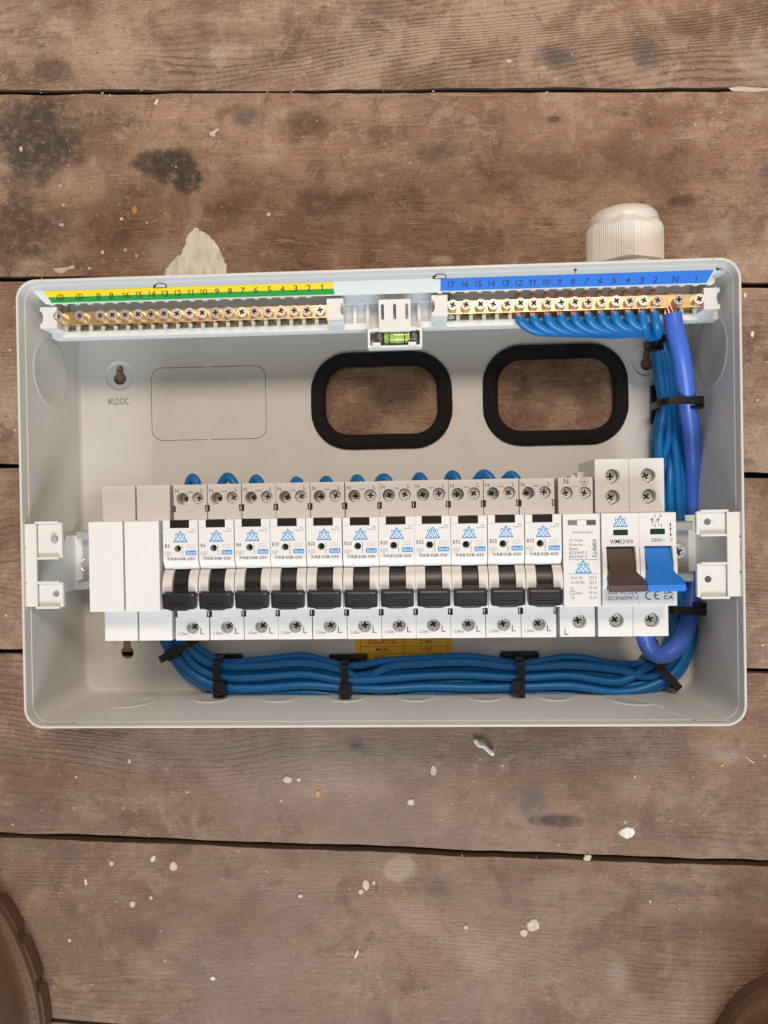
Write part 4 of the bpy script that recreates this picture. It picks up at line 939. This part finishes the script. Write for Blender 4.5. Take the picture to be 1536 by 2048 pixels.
# brass bars
def bar(name, label, pxs, x0p, x1p, yl, group=None):
    ZB = 48.5
    pts = [at(px, yl(px), ZB + 3.4) for px in pxs]; ym = sum(p.y for p in pts) / len(pts)
    xa, xb = at(x0p, yl(x0p), ZB).x, at(x1p, yl(x1p), ZB).x
    t = thing(name, label, 'terminal bar', ((xa + xb) / 2, ym, ZB - 7.5)); o_ = Vector(((xa + xb) / 2, ym, ZB - 7.5))
    MB().prism(rect(xa, ym - 3.6, xb, ym + 3.3), ZB - 7.5, ZB).build('brass_bar', 'brass', t, -o_, bevel=.35)
    hl = MB()
    for p in pts:                                    # flat dark discs paint the shade of the wire entry holes
        hl.add([(p.x + 1.9 * math.cos(a), ym - 3.68, ZB - 3.2 + 1.9 * math.sin(a)) for a in [i * math.pi / 8 for i in range(16)]], [tuple(range(16))])
    h_ = hl.build('wire_entry_shade', 'recess', t, -o_, recalc=False, sharp=0); tag(h_, kind='stuff')
    for p in pts:
        s = screw('bar', t, p.x - o_.x, p.y - o_.y, ZB + 3.2 + random.uniform(-.5, .5) - o_.z)
        s.rotation_euler = (random.uniform(-.05, .05), random.uniform(-.05, .05), random.uniform(0, 1.5))
    return t
ya_ = lambda px: 632.3 - (px - 116) * .0250
bar('earth_terminal_bar', 'brass earth terminal bar with empty screws under the yellow and green strip', [116, 159, 199, 224, 249, 275.8, 301.5, 327.6, 353.2, 378.7, 404, 430, 456.6, 483, 508.6, 535.7, 562, 588, 613.7, 639.8], 110, 656, ya_)
yb_ = lambda px: 609.5 - (px - 905.7) * .0245
nb = bar('neutral_terminal_bar', 'brass neutral terminal bar wired with blue cables under the blue strip', [905.7, 932, 961, 986.8, 1014.5, 1041, 1068, 1096, 1123, 1150.5, 1177.5, 1205, 1233, 1261, 1288.5, 1316, 1358, 1399], 888, 1408, yb_)
for px, py, dy in ((137, 657, -1), (902, 640, -1), (1386, 622, -1)):
    p = at(px, py, 42); MB().tube([(p.x, p.y + 13, 45), (p.x, p.y, 45)], 1.9, 12).build('fixing_pin', 'steel', car, CO, bevel=.4)

# ---------------------------------------------------------------- spirit level clipped to the carrier
a, c = at(736, 697, 47), at(844, 655, 47); xc = (a.x + c.x) / 2; yc = (a.y + c.y) / 2
lv = thing('spirit_level', 'small spirit level with yellow green vial hanging below the terminal carrier', 'spirit level', (xc, yc, 40))
LO = (-xc, -yc, -40)
p0, p1 = at(757.5, 652, 51), at(821, 597, 51)
b = MB().prism(rect(p0.x, p0.y - 3, p1.x, p1.y), 48.8, 51, [rect(p0.x + q * (p1.x - p0.x) - .75, p0.y + 3.4, p0.x + q * (p1.x - p0.x) + .75, p1.y - 2.4) for q in (.12, .5, .88)])
b.build('holder_plate', 'clip', lv, LO, bevel=.25)
b = MB().prism(rect(a.x, a.y, c.x, c.y), 41, 48, [rect(a.x + 1.3, a.y + 1.2, c.x - 1.3, c.y - 1.6)])
b.prism(rect(a.x + .2, a.y + .2, c.x - .2, c.y - .2), 40, 41.2)
b.build('vial_holder', 'carrier', lv, LO, bevel=.2)
vy = at(790, 674.5, 46).y; vx0, vx1 = at(751, 675, 46).x, at(837, 675, 46).x
L_ = vx1 - vx0; vc = (vx0 + vx1) / 2
vial = MB().lathe([(3.55, -L_ / 2), (3.7, -L_ / 2 + .3), (3.7, L_ / 2 - .3), (3.55, L_ / 2)], (vc, vy, 46.0), 'x', 28).build('vial', 'acrylic', lv, LO, sharp=50)
MB().lathe([(1.5, -6.9), (2.75, -6.6), (3.0, 0), (2.75, 6.6), (1.5, 6.9)], (vc, vy, 46.0), 'x', 22).build('fluid', 'fluid', vial, sharp=80)
MB().lathe([(.2, -2.0), (.6, -1.7), (.85, 0), (.6, 1.7), (.2, 2.0)], (vc + .4, vy + .7, 48.35), 'x', 14).build('bubble', 'bubble', vial, sharp=80)
for s in (-1, 1):
    MB().lathe([(3.74, -.22), (3.8, 0), (3.74, .22)], (vc + s * 4.1, vy, 46.0), 'x', 28, caps=False).build('level_line', 'black', vial, recalc=False, sharp=80)
    MB().lathe([(2.2, -1.6), (2.6, 0), (2.2, 1.6)], (vc + s * 9.2, vy, 46.0), 'x', 18).build('vial_plug', 'greywin', vial, sharp=80)
for px, py in ((753.5, 659), (824.5, 657), (753.5, 689), (824.5, 687.5)):
    p = at(px, py, 49.5); MB().box(p.x - 2.2, p.y - 1.1, 46, p.x + 2.2, p.y + 1.1, 49.9).build('holder_tab', 'clip', lv, LO, bevel=.3)

# ---------------------------------------------------------------- braided edging round the two openings
def edging(x0p, y0p, x1p, y1p, label, lap):
    a, c = at(x0p, y1p, 3), at(x1p, y0p, 3)
    cx, cy = (a.x + c.x) / 2, (a.y + c.y) / 2
    t = None; b = MB(); n = 11
    hw_, hh = (c.x - a.x) / 2 - 4.9, (c.y - a.y) / 2 - 4.9
    path = rrect(-hw_, -hh, hw_, hh, 18.5, 9); path = [Vector((p[0], p[1], 0)) for p in path]
    full = []
    for i, p in enumerate(path):
        q = path[(i + 1) % len(path)]; m_ = max(1, int((q - p).length / 4)); full += [p + (q - p) * j / m_ for j in range(m_)]
    N = len(full); v = []; f = []; rg = random.Random(3)
    for i, p in enumerate(full):
        tn = (full[(i + 1) % N] - full[i - 1]).normalized(); nn = Vector((tn.y, -tn.x, 0))
        wv = rg.uniform(-.12, .12)
        for k in range(n):
            t_ = math.pi * (-.15 + 1.3 * k / (n - 1)); r = 4.75
            v.append(tuple(p + nn * (r * math.cos(t_) * (1 if math.cos(t_) > 0 else .92) + wv) + Vector((0, 0, max(-1.9, 3.0 * math.sin(t_)) + .3))))
    for i in range(N):
        for k in range(n - 1): f.append((i * n + k, i * n + k + 1, ((i + 1) % N) * n + k + 1, ((i + 1) % N) * n + k))
    b.add(v, f)
    o = b.build('edging_strip', 'braid', None, (cx, cy, 0), sharp=80); tag(o, label, 'edging strip', 'braided edging round the back openings')
    if lap is not None:                                              # the overlapping tail of the strip
        i0 = lap; e = MB(); v = []; f = []
        for j in range(9):
            i = (i0 + j) % N; p = full[i]; tn = (full[(i + 1) % N] - full[i - 1]).normalized(); nn = Vector((tn.y, -tn.x, 0))
            for k in range(n):
                t_ = math.pi * (-.15 + 1.3 * k / (n - 1)); r = 4.75 + 1.2 * (1 - j / 8)
                v.append(tuple(p + nn * r * math.cos(t_) + Vector((0, 0, max(-1.9, (3.0 + .9 * (1 - j / 8)) * math.sin(t_)) + .3))))
        for i in range(8):
            for k in range(n - 1): f.append((i * n + k, i * n + k + 1, (i + 1) * n + k + 1, (i + 1) * n + k))
        f.append(tuple(range(n)))
        e.add(v, f).build('strip_tail', 'braid', o, sharp=60)
    return full
edging(622, 697, 904, 901, 'black braided edging round the opening below the spirit level', None)
fl = edging(967.5, 681.5, 1258.5, 893.5, 'black braided edging round the opening nearest the upright blue cables', None)
i0 = min(range(len(fl)), key=lambda i: (fl[i].x + 9) ** 2 + (fl[i].y - 40) ** 2)
C.objects.get('edging_strip.001') and None
# ---------------------------------------------------------------- cable gland through the top wall
gx = at(1252, 500, 38).x; gz = 33.0
gl_ = thing('cable_gland', 'beige nylon cable gland with ribbed nut standing out of the top wall', 'cable gland', (gx, H2, gz)); GO = (-gx, -H2, -gz)
y0 = H2
def lath(name, prof, n=48, sharp=30, m='gland'):
    return MB().lathe(prof, (0, 0, 0), 'y', n).build(name, m, gl_, (0, 0, 0), sharp=sharp)
yn1 = 28.0; yn0 = 6.5
lath('gland_thread', [(17.2, -3), (17.2, .4), (18.2, .9), (18.2, 1.8), (17.4, 2.2), (17.4, 2.9), (18.4, 3.3), (18.4, yn0 + 3)])
lath('gland_cap', [(18.6, yn1 - 3), (18.9, yn1), (18.9, yn1 + 2.5), (18.2, yn1 + 5.2), (16.4, yn1 + 7.6), (13.2, yn1 + 9.0), (10.8, yn1 + 9.3), (10.0, yn1 + 8.6), (9.6, yn1)], sharp=50)
nb_ = 216; v = []; f = []
lev = [(yn0, -.8), (yn0 + .5, 0), (yn1 - 3.0, 0), (yn1 - .2, -1.0), (yn1, -1.5)]
for y, d in lev:
    for k in range(nb_):
        t = 2 * math.pi * k / nb_; ht = (t + .35) % (math.pi / 3) - math.pi / 6
        r = min(21.2, 19.7 / math.cos(ht) if abs(math.cos(ht)) > .1 else 21.2) + d + (.16 if k % 2 else -.12) * (1 if d > -.9 else 0)
        v.append((r * math.cos(t), y, r * math.sin(t)))
for i in range(len(lev) - 1):
    for k in range(nb_): f.append((i * nb_ + k, i * nb_ + (k + 1) % nb_, (i + 1) * nb_ + (k + 1) % nb_, (i + 1) * nb_ + k))
f += [tuple(range(nb_)), tuple(range(4 * nb_, 5 * nb_))]
MB().add(v, f).build('gland_nut', 'gland', gl_, sharp=15)

# ---------------------------------------------------------------- cables
rg = random.Random(21)
TX = [1039, 1067, 1095, 1121, 1148.5, 1176, 1202, 1229, 1257, 1283, 1308]       # entry of each cable, numbers 12 down to 2
names = ['12', '11', '10', '9', '8', '7', '6', '5', '4', '3', '2']
RC = 2.48
# stations along the loom: photo point, width across, heading of "across" in the photo, squeeze, z base
ST = [(1321, 688, 24, (1, .05), .80, 16), (1330, 735, 38, (1, .06), .95, 10), (1337, 808, 30, (1, .0), .84, 5), (1335, 880, 52, (1, .0), 1.0, 4), (1338, 960, 60, (1, 0), 1.0, 3.6), (1342, 1060, 50, (1, 0), .95, 3.4),
      (1345, 1150, 48, (1, 0), .95, 3.4), (1364, 1216, 46, (1, 0), .88, 3.4), (1362, 1275, 50, (.98, .2), .95, 3.4), (1340, 1325, 56, (.72, .7), .95, 3.4), (1300, 1352, 60, (.35, .94), .92, 3.4), (1240, 1361, 72, (.06, 1), 1.0, 3.4), (1140, 1351, 78, (-.02, 1), 1.05, 3.4),
      (1038, 1356, 66, (0, 1), .9, 3.4), (940, 1350, 80, (.0, 1), 1.08, 3.4), (850, 1352, 80, (0, 1), 1.05, 3.4), (770, 1357, 72, (0, 1), 1.0, 3.4), (692, 1360, 60, (.0, 1), .88, 3.4), (610, 1349, 76, (.03, 1), 1.05, 3.4), (520, 1353, 72, (0, 1), .98, 3.4), (442, 1352, 62, (-.2, 1), .88, 3.4),
      (395, 1332, 62, (-.55, .84), .9, 3.6), (364, 1299, 52, (-.87, .5), .85, 5), (344, 1250, 54, (-1, .1), .95, 8), (350, 1190, 56, (-1, -.1), 1.0, 12)]
lay = [(-1.5, 0), (-.5, 0), (.5, 0), (1.5, 0), (-1.5, 1), (-.5, 1), (.5, 1), (1.5, 1), (-1.0, 2), (0, 2), (1.0, 2)]
order = [3, 7, 2, 10, 6, 1, 9, 5, 8, 0, 4]
def permute(o, k):
    o = o[:]
    for _ in range(k):
        i = rg.randrange(10); j = rg.randrange(11)
        o[i], o[j] = o[j], o[i]
    return o
orders = []; cur = order[:]
for s in range(len(ST)):
    if s in (4, 8, 11, 14, 17, 19): cur = permute(cur, 2)
    orders.append(cur[:])
CAB = []
for k in range(11):
    px = TX[k]; py = 634 - (px - 1039) * .033 + 2
    P = [at(px - .5, py - 3, 46.5), at(px + 1.5, py + 5, 46.6)]
    dx = 1314 - px
    if dx > 40:
        P += [at(px + 12, 651 - k * .25, 45), at(px + 34, 662 - k * .45, 43)]
        steps = int((dx - 60) / 55)
        for j in range(1, steps + 1):
            xx = px + 34 + (1290 - px - 34) * j / (steps + 1)
            P.append(at(xx, 662 + min(7, (xx - px) * .035) - k * .7, 43 - (9.5 - k * .9) * min(1, j / 2)))
        P.append(at(1296 + (k % 4) * 5, 668 + (k % 3) * 3 - 4, 34 + k * .5 - 4))
    else:
        P += [at(px + 5, 651, 45.6), at(px + 9 + (10 - k) * 1, 664, 41)]
    for s, (cx, cy, wd, (ax, ay), sq, zb) in enumerate(ST):
        lat, l = lay[orders[s][k]]
        sp_ = wd / 4.05
        jx, jz = rg.uniform(-.13, .13), rg.uniform(-.5, .5)
        z = zb + RC * .2 + l * 4.35 * sq + jz * (0 if l == 0 else 1)
        o_ = (lat * 1.18 + jx) * sp_ * (1.02 if l != 2 else 1.0)
        P.append(at(cx + ax * o_, cy + ay * o_, max(z, RC + .15)))
    # hidden run behind the breakers, then a loop that shows above their tops
    xb_ = BX[k] + 6.5; lx = (385, 455, 512, 593, 652, 714, 767, 839, 905, 968, 1022)[k]; hw2 = (22, 28, 20, 7, 11, 14, 26, 14, 9, 28, 24)[k]; pk = (946, 944, 948, 952, 951, 948, 946, 944, 940, 938, 941)[k]
    lp = at(lx, pk + 9, 33); hwm = max(2.2, hw2 * .26 - 2.6)
    P += [Vector((-106 + k * .3, -46 + k * .8, 26)), Vector((lp.x - 14, -38 + (k % 4) * 3.0, 24 + (k % 3) * 2)), Vector((lp.x - hwm - 1, -14, 26)), Vector((lp.x - hwm, lp.y - hwm * 1.1, 30)), Vector((lp.x, lp.y, 33)), Vector((lp.x + hwm, lp.y - hwm * 1.1, 35)), Vector((lp.x + hwm + .5, -8, 38))]
    CAB.append(P)
    lab_ = 'thin blue neutral cable ' + ('farthest left in the wired neutral terminals', 'second from the left of the wired neutral terminals', 'third from the left of the wired neutral terminals', 'wired below the figure 9 on the blue strip', 'wired below the figure 8 and the notch in the hood',
        'in the middle of the eleven wired thin terminals', 'just right of the middle of the wired thin terminals', 'fourth from the thick violet cable', 'third from the thick violet cable', 'second from the thick violet cable', 'right beside the thick violet cable')[k]
    t = MB().tube(spline(P, 6), RC, 10).build('neutral_cable', 'cable', None, (0, 0, 0), sharp=80)
    tag(t, lab_, 'cable', 'thin blue neutral cables')
    # bare strands: into the bar and standing out above it
    a = at(px - .5, py - 2, 46.5); b_ = a + Vector((-1.0, 4.2, -.3)); cu = MB()
    for q in range(7):
        t_ = q * 1.047; r_ = 1.15 if q < 6 else 0
        d0 = Vector((r_ * math.cos(t_), 0, r_ * math.sin(t_))); d1 = Vector((r_ * math.cos(t_ + .9), 0, r_ * math.sin(t_ + .9)))
        cu.tube([a + d0 - Vector((0, 1, 0)), (a + b_) / 2 + (d0 + d1) * .62, b_ + d1 * .9], .62, 6)
    cu.build('copper_strands', 'copper', t, sharp=80)
    if k >= 0:
        pu = at((1036, 1064, 1092, 1117, 1142, 1170, 1198, 1225, 1251, 1277.5, 1306)[k], 577.5 + (10 - k) * .85, 47)
        pd = Vector((pu.x, pu.y - 6, 46.2))
        MB().prism(rrect(pu.x - 1.35, pu.y - 7, pu.x + 1.35, pu.y, .4, 2), 44.8, 47.0).build('conductor_end', 'copper', t, bevel=.3)
# thick cable
PT = [at(1344, 628, 47), at(1350, 660, 47), at(1361, 705, 44), at(1369, 755, 38), at(1375, 808, 31), at(1383, 870, 22), at(1386, 940, 12), at(1386, 1030, 7.0), at(1385, 1130, 6.5), at(1382, 1195, 11), at(1374, 1253, 19), at(1352, 1296, 28), at(1325, 1311, 30), at(1303, 1302, 32), at(1289, 1270, 35), at(1285, 1235, 40), at(1290, 1215, 46)]
tk = MB().tube(spline(PT, 8), 4.75, 18).build('main_neutral_cable', 'thick', None, sharp=80)
tag(tk, 'thick violet blue cable curving from the main switch up to the terminal marked N', 'cable')
a = at(1343, 627, 47); cu = MB()
for q in range(12):
    t_ = q * 1.1; r_ = 3.2 * ((q % 4) + 1) / 4
    cu.tube([a + Vector((r_ * math.cos(t_), -1.5, r_ * math.sin(t_) * .8)), a + Vector((r_ * .9 * math.cos(t_ + .5) - .6, 3.5, r_ * .7 * math.sin(t_ + .5)))], .85, 6)
cu.build('copper_strands', 'copper', tk, sharp=80)
p = at(1345, 584, 47); MB().prism(rect(p.x - 3.0, p.y - 7, p.x + 3.2, p.y + .3), 44, 47.2).build('conductor_end', 'copper', tk, bevel=.3)
k = MB()
for i, ch in enumerate('10mm'):
    py = 1284 + i * 7.2; zt = 35 - (py - 1270) / 32 * 3 + 4.75 + .1
    p = at(1291.5 + i * 4.6, py, zt); word(k, ch, p.x, p.y, 1.5, 1.9, zt, 0, rot=-1.0)
k.build('lettering', 'inkblack', tk, recalc=False, sharp=0)

# cable ties and their stick-on bases
def tie(label, px, py, ang, half, z0, z1, head, hz, wband=4.3, hs=(7.0, 7.6, 5.0)):
    "band round the loom at a photo point; ang is the direction along the loom in the photo (degrees)"
    c = at(px, py, (z0 + z1) / 2); t = math.radians(ang); al = Vector((math.cos(t), math.sin(t), 0)); la = Vector((-al.y, al.x, 0))
    o = rrect(-half - 1.1, z0 - 1.0, half + 1.1, z1 + 1.1, 3.2, 5); i_ = rrect(-half, z0, half, z1, 2.4, 5)
    root = thing('cable_tie', label, 'cable tie', tuple(c - Vector((0, 0, c.z - z0))), 'black cable ties round the loom')
    ro = Vector((c.x, c.y, z0))
    b = MB().prism(o, -wband / 2, wband / 2, [i_]).xf(lambda p: Vector((c.x, c.y, 0)) + la * p.x + al * p.z + Vector((0, 0, p.y)))
    b.build('tie_band', 'tie', root, -ro, bevel=.25, sharp=40)
    if head is not None:
        h = at(head[0], head[1], hz); hb = MB()
        hb.prism(rrect(-hs[0] / 2, -hs[1] / 2, hs[0] / 2, hs[1] / 2, 1.1, 4), -hs[2] / 2, hs[2] / 2, [rrect(-hs[0] * .29, -hs[1] * .3, hs[0] * .29, hs[1] * .3, .5, 3)])
        hb.box(-hs[0] * .33, -hs[1] * .34, -hs[2] / 2 + .4, hs[0] * .33, hs[1] * .34, hs[2] / 2 - .9)
        hb.xf(lambda p: h + la * p.y + al * p.x + Vector((0, 0, p.z)))
        hb.build('tie_head', 'tie', root, -ro, bevel=.25, sharp=40)
    return root
L_ = 'black cable tie '
tie(L_ + 'slanting across the loom under the blank modules', 357, 1299, -62 + 0, 9.6, 6, 21, (346, 1306), 20)
tie(L_ + 'at the left bend of the loom on the lowest run', 441, 1352, 0, 10.6, .9, 17.5, (440, 1375), 19.5)
tie(L_ + 'in front of the amber torque label', 692, 1360, 0, 10.6, .9, 17.5, (691, 1381), 19.5)
tie(L_ + 'below the gap between two B32 breakers', 1038, 1356, 0, 11.2, .9, 17.5, (1036, 1374), 19.5)
tie(L_ + 'round the lower right bend under the thick cable', 1322, 1342, 42, 11.2, .9, 17.5, None, 16)
tie(L_ + 'gathering the thin cables below the neutral terminals', 1320, 684, -84, 6.4, 14, 30, (1310, 690), 28)
tie(L_ + 'beside the upper right opening with its head against the right wall', 1353, 808, -90, 9.6, 13, 37.5, (1391, 806), 33, 4.0)
tie(L_ + 'right of the main switch below the right bracket', 1369, 1216, -90, 10.5, 2, 21, (1402, 1217), 20)
def base(label, x0p, y0p, x1p, y1p):
    a, c = at(x0p, y1p, 3), at(x1p, y0p, 3); cx, cy = (a.x + c.x) / 2, (a.y + c.y) / 2; wx, wy = (c.x - a.x) / 2, (c.y - a.y) / 2
    t = thing('tie_mount', label, 'cable tie mount', (cx, cy, .1), 'stick-on cable tie mounts')
    MB().prism(rrect(-wx, -wy, wx, wy, 1.2, 4), 0, 3.2).build('mount_base', 'black', t, bevel=.3)
    return t
base('black stick-on mount under the tie at the left bend of the loom', 413, 1308, 484, 1388)
base('black stick-on mount overlapping the amber torque label', 659, 1308.5, 734, 1385)
base('black stick-on mount below the gap between two B32 breakers', 1002, 1303, 1078, 1382)
t = base('black stick-on mount against the upright cables with a pale fixing hole', 1303, 769, 1352, 847)
p = at(1314.5, 808, 3.5); MB().lathe([(1.45, 0), (1.45, .5), (1.1, .7)], (0, 0, 0), 'z', 16).build('mount_hole', 'clip', t, (p.x - t.location.x / S, p.y - t.location.y / S, 3.1))

# ---------------------------------------------------------------- the tips of two boots
def boot(label, pts_px, cen_px, hgt, nd=3.0):
    P = [at(a, b, ZF + 10) for a, b in pts_px]
    c = at(*cen_px, ZF + 10)
    t = thing('boot', label, 'boot', (c.x, c.y, ZF), 'boots at the bottom of the picture')
    dn = []
    for i, p in enumerate(P):
        q = P[(i + 1) % len(P)]; m_ = max(1, int((q - p).length / 3)); dn += [p + (q - p) * j / m_ for j in range(m_)]
    cc = Vector((c.x, c.y, 0))
    dn = [Vector((p.x, p.y, 0)) for p in dn]
    # smooth
    for _ in range(14): dn = [(dn[i - 1] + dn[i] * 2 + dn[(i + 1) % len(dn)]) / 4 for i in range(len(dn))]
    s = 0; out = []
    for i, p in enumerate(dn):
        s += (p - dn[i - 1]).length; n_ = (p - cc).normalized(); notch = nd if ((s + 9) % 31) < 5.5 else 0
        out.append((p - n_ * notch - cc)[:2])
    MB().prism([tuple(q) for q in out], 0, 9).build('lugged_sole', 'sole', t, bevel=.8)
    rings = [(-1.0, 9.2), (-1.4, 12), (-6, 12.6), (-7, 13.5), (-7.5, 20), (-9, 32), (-14, 46), (-24, 58), (-36, 66)]
    v = []; f = []; n = len(dn)
    for d, z in rings:
        for p in dn:
            r = (p - cc); l = r.length; q = cc + r * max(.12, (l + d) / l); v.append((q.x - cc.x, q.y - cc.y, z))
    for i in range(len(rings) - 1):
        for k in range(n): f.append((i * n + k, i * n + (k + 1) % n, (i + 1) * n + (k + 1) % n, (i + 1) * n + k))
    f.append(tuple(range((len(rings) - 1) * n, len(rings) * n)))
    MB().add(v, f).build('leather_upper', 'boot', t, sharp=70)
    st = MB(); pts = [p - cc - (p - cc).normalized() * 4.2 for p in dn]
    for i in range(0, len(pts) - 1, 2): st.tube([pts[i] + Vector((0, 0, 12.6)), pts[(i + 1) % n] + Vector((0, 0, 12.6))], .5, 5)
    tag(st.build('welt_stitching', 'thread', t), kind='stuff')
boot('brown lugged boot at the lower left edge of the picture', [(-160, 1700), (-90, 1735), (-30, 1775), (5, 1808), (42, 1880), (70, 1950), (86, 2020), (92, 2090), (84, 2180), (50, 2400), (-150, 2500), (-330, 2400), (-380, 2050), (-300, 1800)], (-150, 2080), 60)
boot('brown rounded boot toe at the lower right corner of the picture', [(1428, 2110), (1446, 2062), (1472, 2022), (1500, 1992), (1545, 1966), (1600, 1948), (1690, 1940), (1800, 1990), (1860, 2150), (1840, 2400), (1700, 2550), (1500, 2500), (1410, 2280)], (1650, 2240), 60, .5)
